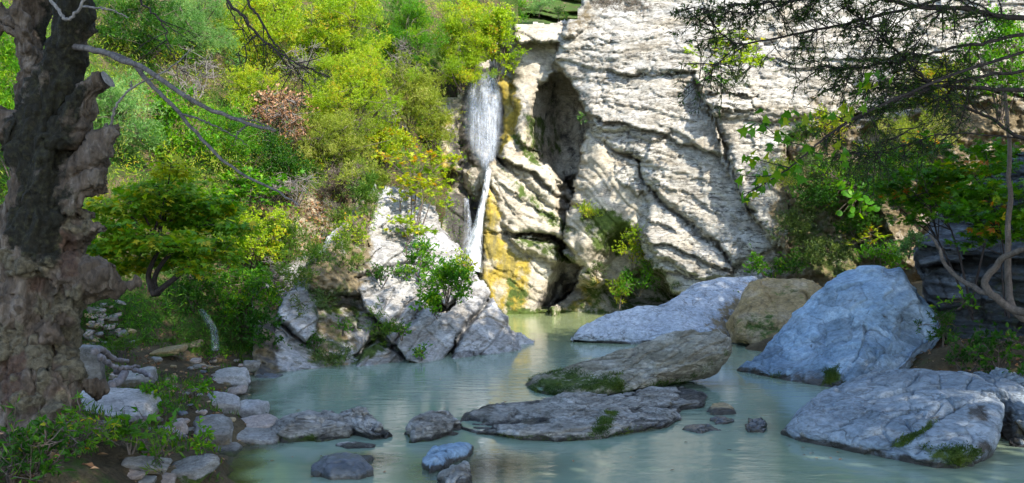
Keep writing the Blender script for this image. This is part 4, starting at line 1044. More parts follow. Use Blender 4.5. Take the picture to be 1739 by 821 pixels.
low_rock([(718, 790), (730, 772), (770, 764), (805, 764), (800, 775), (770, 786), (750, 800), (728, 806)], 0.11, M_BLUE, "bluish white cracked rock half sunk near the bottom centre", 365, fl_s=(7, 7, 8), flake=.009, amp=.02, masks=[("moss", [(716, 780), (730, 800), (750, 806), (720, 810)], 5, 0.7)])
low_rock([(752, 815), (765, 800), (790, 800), (800, 815), (790, 835), (760, 835)], 0.08, M_STONE, "grey stone tip breaking the water right of the bluish cracked rock", 368)
low_rock([(570, 757), (600, 754), (636, 757), (630, 761), (590, 762)], 0.03, M_GREY, "thin flat stone barely above the water below the long dark rock", 370)
low_rock([(596, 786), (615, 779), (650, 783), (640, 793), (610, 794)], 0.0, M_OCHRE, "olive stone just under the water below the thin flat stone", 372)
low_rock([(1262, 728), (1268, 718), (1296, 715), (1302, 724), (1296, 735), (1268, 736)], 0.10, M_DARK, "small blocky dark stone standing in the water beside the broad pale boulder", 375)
low_rock([(1205, 715), (1225, 710), (1250, 716), (1240, 722), (1212, 722)], 0.05, M_DARK, "flat dark stone in the water left of the blocky one", 378)
low_rock([(1198, 700), (1215, 694), (1240, 696), (1245, 703), (1215, 705)], 0.05, M_OCHRE, "orange-brown stone in the water right of the broad slab", 380)
low_rock([(1160, 730), (1180, 724), (1220, 731), (1190, 736)], 0.03, M_DARK, "bluish stone awash off the right tip of the broad slab", 382)
low_rock([(585, 731), (600, 729), (622, 732), (618, 738), (592, 738)], 0.02, M_DARK, "dark stone awash just behind the leaning slab", 383)

def gd(px, py):
    """Distance at which the sight line through a photo pixel meets the left bank or the water."""
    d = np.arange(4, 20, 0.04)
    q = PA(px, py, d)
    hit = np.where(q[:, 2] < np.maximum(bank_height(q[:, 0], q[:, 1]), -0.03))[0]
    return float(d[hit[0]]) if len(hit) else 18.0
# ------------------------------------------------------------------ stones of the left bank
def stone(px, py, d, wpx, hpx, dep, mat, label, seed, rz=0.0, tilt=(0, 0), sub=4, block=0.0, group=None, moss=0.0, name="stone", mossline=None):
    """A many-sided stone: wpx by hpx on the photo, dep its depth over its width."""
    v, f = ICO[sub]
    rs = np.random.RandomState(seed)
    w = wpx / F * d / 2; hh = hpx / F * d / 2
    n = rs.normal(0, 1, (16, 3)); n = nrm(n)
    ax = np.concatenate([np.eye(3), -np.eye(3)])
    n = np.concatenate([n, nrm(ax + rs.normal(0, 0.10, ax.shape))])
    dist = np.concatenate([rs.uniform(0.80 + 0.15 * block, 1.05 + 0.3 * block, 16), rs.uniform(0.78, 0.86, 6) - 0.06 * block])
    dt = np.maximum(v @ n.T, 0) / dist
    q = 26
    r = (dt ** q).sum(1) ** (-1 / q)
    x = v * r[:, None]
    x = x / np.abs(x).max(0)
    x = x * np.array([w, w * dep, hh])
    x0 = x.copy()
    nn = tnormals(x, f)
    sc = 1 / max(w, 0.02)
    s_ = min(w, 3 * hh)
    dd = 0.05 * s_ * fbm(x * sc * 1.6 + seed, 4, seed) + 0.05 * s_ * strata(x * sc, 0.15, 0.16, 0.7, 1.0, seed, 0.05, 0.4, 0.02)
    x = x + nn * dd[:, None]
    cy, sy = math.cos(tilt[0]), math.sin(tilt[0])
    x = x @ np.array([[cy, 0, -sy], [0, 1, 0], [sy, 0, cy]]).T      # roll in the picture plane
    ca, sa = math.cos(tilt[1]), math.sin(tilt[1])
    x = x @ np.array([[1, 0, 0], [0, ca, -sa], [0, sa, ca]]).T
    cz, sz = math.cos(rz), math.sin(rz)
    x = x @ np.array([[cz, -sz, 0], [sz, cz, 0], [0, 0, 1]]).T
    c = P(px, py, d) - np.array([0, 0, 0.18 * hh])
    ms = np.zeros(len(x))
    if moss: ms = moss * sstep(0.3, -0.5, x[:, 2] / max(hh, 1e-3) + 0.4 * fbm(x * sc * 2, 2, seed))
    g = Geo(); g.add(x + c, tris=f, plate=rs.uniform(0.3, 0.7), moss=ms, earth=0.55 * sstep(0.1, -0.8, x[:, 2] / max(hh, 1e-3) + 0.5 * fbm(x * sc * 2.5 + 4, 2, seed)), wet=0.6 * sstep(0.06, 0.0, x[:, 2] + c[2]))
    return g.top(name, mat, c, label=label, category="stone", group=group)

ST = [
 # px, py, d, w, h, dep, mat, label, rz, tilt, block, moss, sub
 (178, 690, 8.7, 172, 40, 0.7, M_SLAB, "broad flat pale slab beside the foot of the old tree", 0.15, (-0.03, 0.14), 1.0, 0.0, 5),
 (158, 612, 8.9, 36, 100, 0.9, M_STONE, "upright grey stone plank leaning on the old trunk", 0.2, (0.06, 0), 1.0, 0.0, 4),
 (232, 641, 10.4, 62, 28, 0.7, M_STONE, "pale stone with a dark underside among roots above the flat slab", 0.2, (0.1, 0.1), 0.6, 0.0, 4),
 (393, 641, 12.2, 62, 34, 0.8, M_SLAB, "blocky grey stone with a level top at the creek mouth", 0.15, (0.03, 0.05), 1.0, 0.0, 4),
 (378, 633, 12.6, 24, 10, 0.8, M_PINK, "small pale stone resting on the blocky grey stone's left end", 0.0, (0, 0), 0.6, 0.0, 3),
 (427, 622, 13.6, 30, 30, 0.9, M_STONE, "rounded brownish stone behind the blocky grey stone", 0.3, (0, 0), 0.2, 0.5, 4),
 (443, 611, 14.4, 28, 18, 0.9, M_STONE, "smaller brown stone behind the rounded one against the outcrop", 0.3, (0.1, 0), 0.3, 0.2, 4),
 (396, 664, 11.9, 50, 18, 0.7, M_PINK, "thin streaked stone slipping into the pool below the blocky stone", -0.3, (0.25, 0), 0.6, 0.3, 4),
 (378, 684, 11.0, 62, 30, 0.7, M_SLAB, "smooth pale wedge stone with a straight grain", 0.25, (-0.2, 0.1), 0.7, 0.0, 4),
 (423, 696, 10.7, 66, 42, 0.8, M_SLAB, "pale humped stone with a green moss skirt at the pool edge", -0.1, (0.12, 0.1), 0.3, 0.7, 4),
 (432, 722, 10.15, 80, 28, 0.7, M_PINK, "whitish pitted stone lying on the row in front of the humped one", 0.1, (0.05, 0.1), 0.6, 0.0, 4),
 (432, 743, 9.85, 94, 28, 0.6, M_STONE, "squared stone with moss on its face at the waterline", 0.0, (-0.02, 0), 1.0, 0.7, 4),
 (362, 730, 9.75, 72, 38, 0.8, M_STONE, "dark grey flat-topped stone beside the pinkish one", 0.2, (-0.1, 0.15), 0.8, 0.0, 4),
 (298, 727, 9.3, 40, 34, 0.8, M_PINK, "pinkish pointed stone perched on the grey root", 0.3, (0.3, 0), 0.3, 0.0, 4),
 (387, 764, 9.2, 46, 16, 0.8, M_STONE, "small pale flat stone at the water below the dark grey one", 0.0, (0, 0.1), 0.5, 0.5, 4),
 (434, 758, 9.45, 17, 9, 0.8, M_OCHRE, "little orange stone at the waterline", 0.0, (0, 0), 0.3, 0.0, 3),
 (324, 797, 8.35, 82, 34, 0.8, M_STONE, "white-streaked stone with a mossy front in the bottom corner by the water", -0.15, (0.2, 0.1), 0.6, 0.8, 4),
 (246, 787, 8.2, 84, 20, 0.5, M_STONE, "grey stone plank tilted up to the right under the leafy plants", 0.1, (-0.20, 0.1), 1.0, 0.0, 4),
 (224, 807, 8.0, 40, 15, 0.8, M_PINK, "tan rounded stone below the grey plank", 0.0, (0, 0), 0.2, 0.0, 4),
 (242, 816, 7.9, 46, 10, 0.8, M_STONE, "flat pale stone at the bottom edge under the tan one", 0.0, (0, 0), 0.6, 0.0, 3),
 (278, 815, 7.95, 40, 14, 0.8, M_PINK, "angular whitish stone at the bottom edge right of the flat one", 0.2, (-0.1, 0.2), 0.6, 0.0, 4),
 (360, 712, 10.2, 40, 14, 0.8, M_STONE, "low grey stone half hidden behind the dark flat-topped one", 0.0, (0, 0), 0.5, 0.0, 4),
 (342, 700, 10.4, 20, 12, 0.8, M_PINK, "small pinkish stone at the creek's end", 0.0, (0, 0), 0.3, 0.0, 3),
 (478, 741, 9.95, 30, 12, 0.8, M_PINK, "small white stone squeezed between squared stone and long dark rock", 0.0, (-0.3, 0), 0.3, 0.0, 4),
 (482, 719, 10.6, 22, 8, 0.6, M_DARK, "dark pebble-like stone in the water behind the row", 0.0, (0, 0), 0.5, 0.0, 3),
 (333, 612, 12.4, 18, 10, 0.8, M_PINK, "small cream stone lying in the mossy creek", 0.0, (0, 0), 0.3, 0.0, 3),
 (336, 622, 12.2, 16, 8, 0.8, M_STONE, "small grey stone just below the cream one in the creek", 0.0, (0, 0), 0.3, 0.0, 3),
 (200, 563, 13.2, 30, 9, 0.8, M_STONE, "pale flat stone on the grass behind the upright plank", 0.0, (0.1, 0), 0.6, 0.0, 3),
 (285, 596, 13.0, 56, 16, 0.8, M_OCHRE, "mossy brown stone spanning the creek", 0.0, (0.15, 0), 0.4, 0.8, 4),
 (322, 585, 14.0, 44, 16, 0.8, M_OCHRE, "low green moss-covered stone under the trickle", 0.0, (0.1, 0), 0.2, 0.9, 4),
 (455, 640, 13.2, 44, 12, 0.8, M_DARK, "dark mossy stone in the shallows left of the outcrop", 0.0, (0, 0), 0.3, 0.9, 4),
 (135, 668, 8.9, 38, 14, 0.8, M_PINK, "brownish chip of stone behind the flat slab", 0.0, (0, 0), 0.3, 0.0, 3),
 (212, 633, 11.0, 46, 14, 0.8, M_PINK, "long pale stone just behind the one with the dark underside", 0.0, (0.1, 0), 0.5, 0.0, 4),
]
for k, (px, py, d, w, h, dep, mat, lab, rz, tl, blk, ms, sub) in enumerate(ST):
    h *= 0.82; dep *= 1.2
    d = float(np.clip(gd(px, py + h * 0.36), d * 0.88, d * 1.14))
    stone(px, py, d, w, h, dep, mat, lab, 400 + k * 7, rz, (tl[0], tl[1] + 0.12), sub, blk, None, ms)
# loose scree behind the tree: many flat chips alike
rs = np.random.RandomState(77)
for k in range(60):
    px = 165 + rs.normal(0, 28); py = 512 + 92 * rs.rand(); px += (600 - py) * 0.25
    if px < 142 or px > 250: continue
    sz = rs.uniform(7, 20) * (1.4 if k % 9 == 0 else 1)
    stone(px, py, min(gd(px, py), float(hill_depth(px, py)) - 0.5), sz, sz * rs.uniform(0.28, 0.5), 0.8, [M_STONE, M_PINK, M_STONE, M_OCHRE][k % 4], "pale flat chip of scree on the slope behind the old tree", 900 + k, rs.uniform(-1, 1), (rs.uniform(-.3, .3), rs.uniform(0, .3)), 3, 0.5, "scree chips behind the old tree")

for k in range(46):
    px = rs.uniform(245, 420); py = rs.uniform(600, 735)
    if px > 470 - (py - 600) * 0.15: continue
    sz = rs.uniform(7, 19)
    stone(px, py, gd(px, py + 2), sz, sz * rs.uniform(0.35, 0.6), 0.9, [M_STONE, M_PINK, M_OCHRE, M_DARK, M_STONE][k % 5], "small loose stone among the moss of the creek bed on the left bank", 1900 + k, rs.uniform(-1, 1), (rs.uniform(-.3, .3), rs.uniform(0, .2)), 3, 0.3, "small stones of the creek bed", moss=0.4 * (k % 3 == 0))
# stone wedged in the cleft of the waterfall
boulder("rock", [(786, 288, 28.6), (800, 280, 28.7), (816, 283, 28.7), (822, 300, 28.6), (818, 326, 28.5), (808, 344, 28.4), (795, 336, 28.4), (787, 318, 28.5)], (0, -0.45, 0.1), (0, 0.5, 0), M_WALL, "pale stone wedged in the cleft between the two drops of the waterfall", "rock", p=2.5, seed=390, amp=0.08, nfreq=1.6, facets=0.3, flake=0.03, fl_s=(3, 3, 3), nt=120, nr=36,
        masks=[("moss", [(786, 310), (820, 320), (808, 346), (790, 340)], 8, 0.6), ("ochre", [(786, 284), (796, 284), (796, 330), (786, 330)], 6, 0.5)])

# dark layered ledge on the right bank
def dark_ledge():
    r = Relief(1520, 1960, 130, 620, 2.2, 40.0, seed=130, wob=5)
    root = thing("rock_ledge", P(1640, 520, 14.5), label="dark layered rock ledge under the leaves behind the blue boulder", category="rock ledge")
    r.layer([(1546, 442), (1552, 412), (1574, 384), (1600, 350), (1640, 322), (1680, 284), (1722, 262), (1790, 215), (1950, 170), (1950, 610), (1600, 610), (1566, 520), (1558, 470)], (15.6, 1640, 450, -0.9, -0.5), 26, 0.8)
    r.layer([(1548, 440), (1556, 412), (1580, 408), (1622, 414), (1640, 440), (1620, 450), (1560, 452)], (15.2, 1590, 430, -0.4, -0.4), 9, 0.3)
    r.layer([(1562, 470), (1600, 455), (1660, 470), (1670, 520), (1600, 530), (1572, 510)], (15.1, 1610, 490, -0.5, -0.4), 12, 0.3)
    p = r.pos()
    r.D = r.D - strata(p, 0.12, 0.34, 0.9, 0.30, 131, 0.12, 0.06, 0.02) - strata(p, 0.1, 0.11, 0.4, 0.09, 132, 0.06, 0.04, 0.015) - 0.2 * fbm(p * 1.1, 4, 133)
    r.at['plate'] = 0.5 + 0 * r.X
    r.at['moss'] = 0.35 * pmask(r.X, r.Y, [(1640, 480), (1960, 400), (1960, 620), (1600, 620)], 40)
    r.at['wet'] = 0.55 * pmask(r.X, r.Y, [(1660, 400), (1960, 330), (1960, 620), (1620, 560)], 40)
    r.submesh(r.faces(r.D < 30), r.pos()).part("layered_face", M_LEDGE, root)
dark_ledge()
# ------------------------------------------------------------------ shrubs
def shrub(px, py, d, w, h, pal, kind, label, seed, name="shrub", cat="shrub", cover=2.0, stems=True, group=None, clumps=None, dep=0.8, stem_mat=None, bare=0.0, stem_base=None, nmain=9):
    """A shrub filling about w by h photo pixels at distance d: stems from its foot to leafy sprays, each leaf its own blade."""
    rs = np.random.RandomState(seed)
    s = d / F
    c = P(px, py, d); rx, rz = w * s / 2, h * s / 2; ry = rx * dep
    foot = P(px, py + h * 0.48, d + ry * 0.4) if stem_base is None else np.asarray(stem_base)
    spec = {'willow': (0.085, 0.014, 0.55, 12), 'fine': (0.055, 0.009, 0.4, 16), 'broad': (0.07, 0.042, 0.15, 7), 'small': (0.045, 0.028, 0.2, 8), 'palm': (0.085, 0, 0.05, 6), 'fern': (0.05, 0.013, -0.1, 18), 'dry': (0.075, 0.05, -0.2, 5), 'needle': (0.035, 0.005, 0.1, 14)}[kind]
    L, W, upw, per = spec
    La = (0.5 * L * W if kind != 'palm' else 0.55 * L * L)
    n = int(cover * 1.5 * w * h / (La / s ** 2))
    n = max(60, min(n, 60000))
    k = clumps or int(np.clip(w * h / 330, 7, 80))
    # clump centres spread through the crown, most of them near its skin
    q = nrm(rs.normal(0, 1, (k, 3))) * (rs.uniform(0.35, 1.0, k) ** 0.5)[:, None]
    q[:, 2] = np.where(q[:, 2] < -0.6, -q[:, 2], q[:, 2])
    jag = 1 + 0.30 * rs.normal(0, 1, k)
    cc = c + q * np.array([rx, ry, rz]) * 0.82 * jag[:, None]
    cs = rs.uniform(0.6, 1.25, k) * 0.36 * (rx * ry * rz) ** (1 / 3) * (14 / k) ** 0.36
    nt = max(k, n // per); ci = rs.choice(k, nt, p=(cs ** 2) / (cs ** 2).sum())
    out = nrm(cc[ci] - foot + np.array([0, 0, 0.1]))
    flat = np.array([1, 1, 0.35]) if kind in ('palm',) else np.array([1, 1, 0.8])
    t0 = cc[ci] + rs.normal(0, 0.55, (nt, 3)) * cs[ci][:, None] * flat
    td = nrm(0.6 * out + 0.75 * rs.normal(0, 1, (nt, 3)) * flat + np.array([0, 0, upw]))
    tl = rs.uniform(0.5, 1.2, nt) * np.maximum(L * 2.6, 0.55 * cs[ci])
    tl = np.where(rs.rand(nt) < 0.08, tl * 2.0, tl)
    u = rs.uniform(0.1, 1, (nt, per))
    lp = (t0[:, None] + td[:, None] * (tl[:, None] * u)[..., None] + np.array([0, 0, -0.25]) * (tl[:, None] * u ** 2)[..., None] * (0.5 if kind in ('willow', 'fine') else 0.2)).reshape(-1, 3)
    ld = nrm(np.repeat(td, per, 0) * 0.8 + rs.normal(0, 0.65, (nt * per, 3)) + np.array([0, 0, -0.15]))
    var = np.clip(np.repeat(0.55 * rs.rand(k)[ci] + 0.15 * rs.rand(nt), per) + 0.45 * rs.rand(nt * per) ** 1.3, 0, 1)
    g = Geo()
    sz = rs.uniform(0.65, 1.25, len(lp))
    if kind == 'palm':
        ld = nrm(ld * np.array([1, 1, 0.35]))
        palmate(g, lp, ld, L * sz, var, rs, lob=FIVE)
    else:
        leaf_cloud(g, lp, ld, L * sz, W * sz, var, rs, upbias=0.8 if kind in ('broad', 'small') else 0.0)
    root = thing(name, foot, label=label, category=cat, group=group)
    if stems:
        sg = Geo()
        nm = max(2, min(nmain, int(k * 0.3))); th = 0.5 + 0.5 * min(rx, 1.2)
        mains = []
        for i in range(k):
            if i < nm:
                o_, r0 = foot + rs.normal(0, 0.05, 3) * rx, 0.02
            else:
                j = np.argmin([np.linalg.norm(ml[4] - cc[i]) for ml in mains]); o_, r0 = mains[j][rs.randint(3, 6)], 0.009
            mid = (o_ + cc[i]) / 2 + np.array([0, 0, 0.10]) * np.linalg.norm(cc[i] - o_) + rs.normal(0, 0.10, 3) * rx
            w_ = smooth_line([o_, mid, cc[i]], 7)
            if i < nm: mains.append(w_)
            tube(sg, w_, np.linspace(r0, 0.004, 7) * th, 5, False)
        m = min(nt, 70 + int(bare * nt)); pick = rs.choice(nt, m, replace=False)
        for i in pick:
            tube(sg, np.stack([cc[ci[i]], t0[i], t0[i] + td[i] * tl[i]]), [0.005, 0.004, 0.002], 3, False)
        sg.part("stems", stem_mat or M_TWIG, root)
    g.part("foliage", ML[pal], root, smooth=False, kind='stuff')
    return root

def hd(px, py, fwd=0.4):
    return float(hill_depth(px, py)) - fwd

SH = [
 # px, py, w, h, palette, leaf, label, forward
 (200, 215, 150, 160, 'silver', 'willow', "silvery green feathery shrub right of the old trunk's cut limb", .3),
 (300, 225, 110, 150, 'green', 'broad', "bright green broad-leaved bush with dark gaps right of the silvery shrub", .2),
 (330, 60, 170, 150, 'silver', 'fine', "tall grey-green shrub at the top behind the dead branches", .3),
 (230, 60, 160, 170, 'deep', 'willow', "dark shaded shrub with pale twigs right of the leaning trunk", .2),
 (450, 60, 170, 160, 'yellow', 'willow', "yellow-green shrub behind the hanging dark twigs at the top", .4),
 (430, 160, 110, 80, 'yellow', 'fine', "sunlit golden grassy bush above the heap of dead leaves", .5),
 (575, 60, 180, 170, 'yellow', 'willow', "tall yellowish tamarisk-like shrub at the top, left of the deep green bush", .5),
 (600, 165, 190, 170, 'yellow', 'fine', "big feathery yellow-green tamarisk in the middle of the hillside", .9),
 (565, 250, 150, 130, 'olive', 'fine', "brownish feathery tamarisk with bare stems low on the hillside", .8),
 (690, 70, 150, 150, 'green', 'fine', "deep green feathery bush above and left of the waterfall", .6),
 (800, 60, 140, 130, 'yellow', 'willow', "bright lime shrub crowding the lip of the waterfall", 27.7),
 (846, 70, 66, 140, 'yellow', 'broad', "leafy creeper hanging down the pale wall right of the waterfall's lip", 27.5),
 (782, 122, 130, 70, 'yellow', 'fine', "lime feathery bush overhanging the top of the falling water", 27.2),
 (695, 175, 130, 130, 'olive', 'willow', "pale olive shrub left of the falling water, half way up", .8),
 (655, 245, 110, 90, 'autumn', 'broad', "bright yellow-green bush behind the top of the outcrop", .7),
 (738, 215, 66, 130, 'olive', 'willow', "dull olive climber on the rock left of the falling water", 27.0),
 (390, 245, 120, 110, 'green', 'willow', "mid green shrub under the dead leaf heap", .5),
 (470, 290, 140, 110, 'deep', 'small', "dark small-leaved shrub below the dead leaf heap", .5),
 (420, 330, 150, 90, 'green', 'palm', "lobed-leaved bush sprawling over the fallen grey branch", .6),
 (430, 410, 140, 100, 'yellow', 'small', "fresh lime herb patch right of the spreading small tree", .4),
 (420, 510, 120, 110, 'green', 'small', "mid green leafy mound beside the trickle", .3),
 (490, 420, 90, 80, 'grass', 'willow', "grassy tuft on the slope left of the bare earth", .4),
 (560, 455, 110, 70, 'grass', 'willow', "bright grassy tuft hanging over the mossy part of the outcrop", 1.0),
 (600, 390, 90, 70, 'grass', 'willow', "grassy tuft along the upper left rim of the outcrop", .9),
 (330, 490, 100, 80, 'deep', 'small', "dark leafy mound on the bank behind the trickle's left side", .3),
 (25, 170, 130, 330, 'green', 'willow', "shrub showing through the gap left of the old trunk", 1.5),
]
for k, (px, py, w, h, pal, kind, lab, fwd) in enumerate(SH):
    shrub(px, py, fwd if fwd > 5 else hd(px, py + h * 0.3, fwd), w, h, pal, kind, lab, 1000 + k * 3, cover=1.9, bare=0.02)
shrub(475, 200, hd(475, 230, 1.2), 135, 105, 'dead', 'dry', "heap of orange-brown dead leaves caught in grey twigs on the hillside", 1200, "dead_brush", "brush", 1.0, stem_mat=M_GREYTWIG, bare=1.0)
shrub(455, 500, hd(455, 500, 0.7), 70, 110, 'brush', 'needle', "tangle of dry grey-brown roots and stalks left of the outcrop", 1203, "dry_brush", "brush", 0.6, stem_mat=M_GREYTWIG, bare=2.0)
shrub(600, 315, 21.3, 110, 60, 'brush', 'needle', "brown dry scrub under the brownish tamarisk", 1206, "dry_brush", "brush", 0.7, stem_mat=M_TWIG, bare=1.0)
for k, (px, py, w, h, pal, lab) in enumerate(((915, 12, 44, 34, 'silver', "grey-green bush on the far terraced slope above the shelf"), (880, 20, 30, 40, 'green', "green bush at the left of the far terraced slope"), (948, 26, 30, 20, 'deep', "dark low bush on the far terraces next to the cliff top"))):
    shrub(px, py, 58.0, w, h, pal, 'broad', lab, 1190 + k, cover=1.2)
for k, (px, py, w, h, lab) in enumerate(((330, 130, 110, 90, "bare pale twigs standing among the grey-green shrubs under the hanging dark branch"), (520, 120, 100, 80, "tangle of fine dead twigs in front of the big feathery tamarisk"), (660, 215, 70, 90, "thin dry stalks between the brownish tamarisk and the falls"), (500, 320, 120, 60, "grey dry stems over the bare slope above the outcrop"), (690, 110, 80, 90, "brown twigs poking out of the deep green feathery bush"))):
    shrub(px, py, hd(px, py, 1.5), w, h, 'brush', 'needle', lab, 1260 + k * 3, "dry_brush", "brush", 0.12, stem_mat=M_GREYTWIG, bare=1.5)
# on the outcrop
shrub(716, 318, 19.6, 150, 140, 'autumn', 'palm', "slender sapling with yellowing lobed leaves growing from the top of the outcrop", 1210, "sapling", "sapling", 1.0, clumps=22, stem_base=P(700, 420, 19.2))
shrub(692, 392, 18.6, 100, 44, 'yellow', 'palm', "low flat spray of yellow-green leaves on the outcrop under the sapling", 1213, "shrub", "shrub", 1.5, clumps=9, stem_base=P(690, 445, 18.5))
shrub(712, 446, 17.9, 76, 66, 'green', 'small', "small dark-stemmed bush in the groove of the outcrop below the flat spray", 1216, "shrub", "shrub", 1.5)
shrub(757, 484, 16.9, 100, 72, 'green', 'small', "dense green bush with reddish tips growing from the split in the outcrop", 1219, "shrub", "shrub", 2.6, clumps=24)
shrub(735, 520, 16.8, 60, 36, 'green', 'broad', "dark ivy leaves spilling below the dense green bush on the outcrop", 1220, "ivy", "ivy", 2.2, stems=False)
shrub(640, 560, 16.2, 30, 70, 'grass', 'willow', "strip of moss and grass along the joint left of the blue-grey slab", 1221, "grass_tuft", "grass tuft", 1.4, stems=False)
shrub(500, 480, 16.4, 90, 40, 'grass', 'willow', "grass fringe hanging over the left white slab of the outcrop", 1226, "grass_tuft", "grass tuft", 1.3, stems=False)
shrub(560, 610, 15.8, 60, 26, 'moss', 'willow', "mossy growth at the waterline under the mossy wall", 1227, "moss_patch", "moss", 1.6, stems=False)
shrub(795, 448, 17.6, 36, 56, 'yellow', 'small', "upright leafy shoot beside the foot of the waterfall", 1222, "shrub", "shrub", 1.2)
shrub(682, 565, 16.3, 26, 32, 'green', 'small', "small green tuft in the joint between the blue-grey slab and its neighbour", 1225, "fern", "fern", 1.3)
shrub(716, 601, 16.2, 34, 22, 'green', 'small', "green tuft at the waterline in front of the blue-grey slab", 1228, "fern", "fern", 1.3)
shrub(535, 590, 15.9, 36, 26, 'deep', 'small', "dark fern between the white slab and the mossy wall", 1231, "fern", "fern", 1.3)
shrub(582, 560, 16.1, 30, 20, 'green', 'small', "small fern under the brow of the mossy wall", 1234, "fern", "fern", 1.2)
shrub(742, 533, 17.0, 16, 18, 'green', 'small', "tiny green sprig on the blue-grey slab", 1237, "fern", "fern", 1.0)

shrub(622, 352, 18.4, 56, 110, 'grass', 'willow', "grassy strip running up the left edge of the outcrop's top", 1240, "grass_tuft", "grass tuft", 1.3, stems=False)
shrub(615, 300, 20.6, 90, 60, 'olive', 'willow', "olive sprigs behind the highest corner of the outcrop", 1241, "shrub", "shrub", 1.3)
shrub(650, 470, 17.3, 60, 30, 'deep', 'small', "dark weeds in the joint across the middle of the outcrop", 1242, "weed", "plant", 1.2)
shrub(545, 520, 16.2, 60, 40, 'moss', 'willow', "mossy grass on the upper part of the mossy wall", 1243, "moss_patch", "moss", 1.0, stems=False)
shrub(448, 560, 15.5, 56, 120, 'deep', 'small', "dark hanging growth on the soaked bank at the outcrop's left end", 1244, "creeper", "creeper", 1.3, stems=False)
shrub(565, 440, 17.0, 120, 60, 'grass', 'willow', "long grass on the slope above the mossy wall", 1245, "grass_tuft", "grass tuft", 1.2, stems=False)
shrub(590, 400, 17.7, 90, 50, 'yellow', 'small', "yellow-green herbs beside the upper block of the outcrop", 1246, "weed", "plant", 0.9)
# cliff plants
shrub(1246, 108, 23.6, 135, 110, 'yellow', 'palm', "bright green shrub with a grey woody foot on the cliff ledge", 1300, "shrub", "shrub", 1.0, stem_mat=M_GREYTWIG, bare=0.6, stem_base=P(1252, 138, 23.9))
shrub(1220, 142, 23.7, 60, 36, 'green', 'palm', "leafy sprig trailing left below the ledge shrub's foot", 1303, "shrub", "shrub", 1.0)
shrub(1250, 146, 23.8, 60, 24, 'moss', 'willow', "mat of dry grass under the ledge shrub", 1306, "grass_tuft", "grass tuft", 1.2, stems=False)
shrub(1400, 212, 24.0, 80, 44, 'autumn', 'small', "yellow-orange bush on the ledge behind the maple branch", 1309, "shrub", "shrub", 1.3)
shrub(1362, 226, 24.2, 70, 36, 'deep', 'fine', "grey-green cushion plant on the ledge left of the yellow bush", 1312, "shrub", "shrub", 1.6)
shrub(1590, 150, 23.7, 130, 110, 'autumn', 'small', "golden green bush on the slope behind the overhanging boughs", 1315, "shrub", "shrub", 1.2)
shrub(1700, 110, 23.0, 150, 200, 'green', 'broad', "leafy green tree showing between the boughs at the right edge", 1318, "shrub", "shrub", 1.2)
shrub(893, 318, 27.9, 26, 50, 'green', 'small', "green tuft hanging from the ledge right of the waterfall", 1321, "hanging_plant", "plant", 1.3)
shrub(988, 200, 27.2, 12, 36, 'silver', 'small', "pale sprig at the edge of the dark hollow", 1324, "hanging_plant", "plant", 1.0)
shrub(1000, 366, 26.5, 40, 34, 'yellow', 'willow', "lime grass tuft on the brow of the buttress", 1327, "grass_tuft", "grass tuft", 1.5)
shrub(1075, 425, 26.7, 60, 70, 'yellow', 'small', "yellow-green plant hanging in the buttress hollow", 1330, "hanging_plant", "plant", 1.0)
shrub(1085, 475, 26.6, 90, 60, 'green', 'small', "green hanging plant low in the hollow of the buttress", 1333, "hanging_plant", "plant", 0.9)
shrub(1052, 500, 26.5, 26, 50, 'yellow', 'willow', "pale drooping fronds nearest the water in the hollow", 1336, "hanging_plant", "plant", 1.0)
shrub(1014, 458, 26.4, 26, 30, 'moss', 'willow', "mossy tuft under the lip of the buttress", 1339, "hanging_plant", "plant", 1.0)
shrub(1300, 456, 23.4, 70, 40, 'green', 'broad', "leafy weeds on the shelf behind the pale sloping rock", 1342, "shrub", "shrub", 1.3)
shrub(1345, 445, 23.2, 60, 46, 'deep', 'small', "dark weeds in the shade right of the leafy weeds", 1345, "shrub", "shrub", 1.3)
shrub(1248, 498, 21.0, 10, 9, 'green', 'small', "tiny green rosette on the pale sloping rock", 1348, "fern", "fern", 1.5)
shrub(988, 85, 27.0, 0 + 18, 12, 'yellow', 'small', "little green tuft at the top of the pale wall", 1351, "fern", "fern", 1.0) if False else shrub(907, 84, 29.2, 18, 12, 'yellow', 'small', "little green tuft near the top of the pale wall", 1351, "fern", "fern", 1.2)
shrub(1060, 6, 25.6, 130, 26, 'brush', 'willow', "dry brown grass along the top edge of the cliff", 1354, "grass_tuft", "grass tuft", 1.3, stems=False)
# right bank
shrub(1450, 384, 22.9, 70, 60, 'deep', 'fern', "dark fern hanging under the big-leaved plant", 1360, "fern", "fern", 1.6)
shrub(1470, 408, 22.7, 70, 40, 'autumn', 'palm', "reddening spray of leaves on the earth bank", 1363, "shrub", "shrub", 0.8)
shrub(1545, 415, 15.6, 44, 50, 'silver', 'small', "grey-green ivy cushion on the left end of the dark ledge", 1366, "ivy", "ivy", 1.8)
shrub(1610, 330, 14.2, 240, 170, 'maple', 'palm', "spreading tree with layered green lobed leaves in front of the dark ledge", 1370, "small_tree", "tree", 4.0, clumps=40, stem_base=P(1655, 530, 14.0), nmain=3, stem_mat=M_DARKTWIG)
shrub(1690, 380, 12.8, 190, 150, 'maple', 'palm', "nearer leafy tree with reddish tinted leaves at the right edge", 1373, "small_tree", "tree", 3.6, clumps=32, stem_base=P(1712, 540, 12.6), nmain=2, stem_mat=M_DARKTWIG)
shrub(1700, 600, 11.6, 120, 70, 'deep', 'broad', "dark green ground ivy behind the broad pale boulder", 1376, "ivy", "ivy", 1.0)
shrub(1628, 512, 13.8, 36, 30, 'green', 'broad', "small leafy plant in the dark gap beside the blue boulder", 1379, "shrub", "shrub", 0.9)
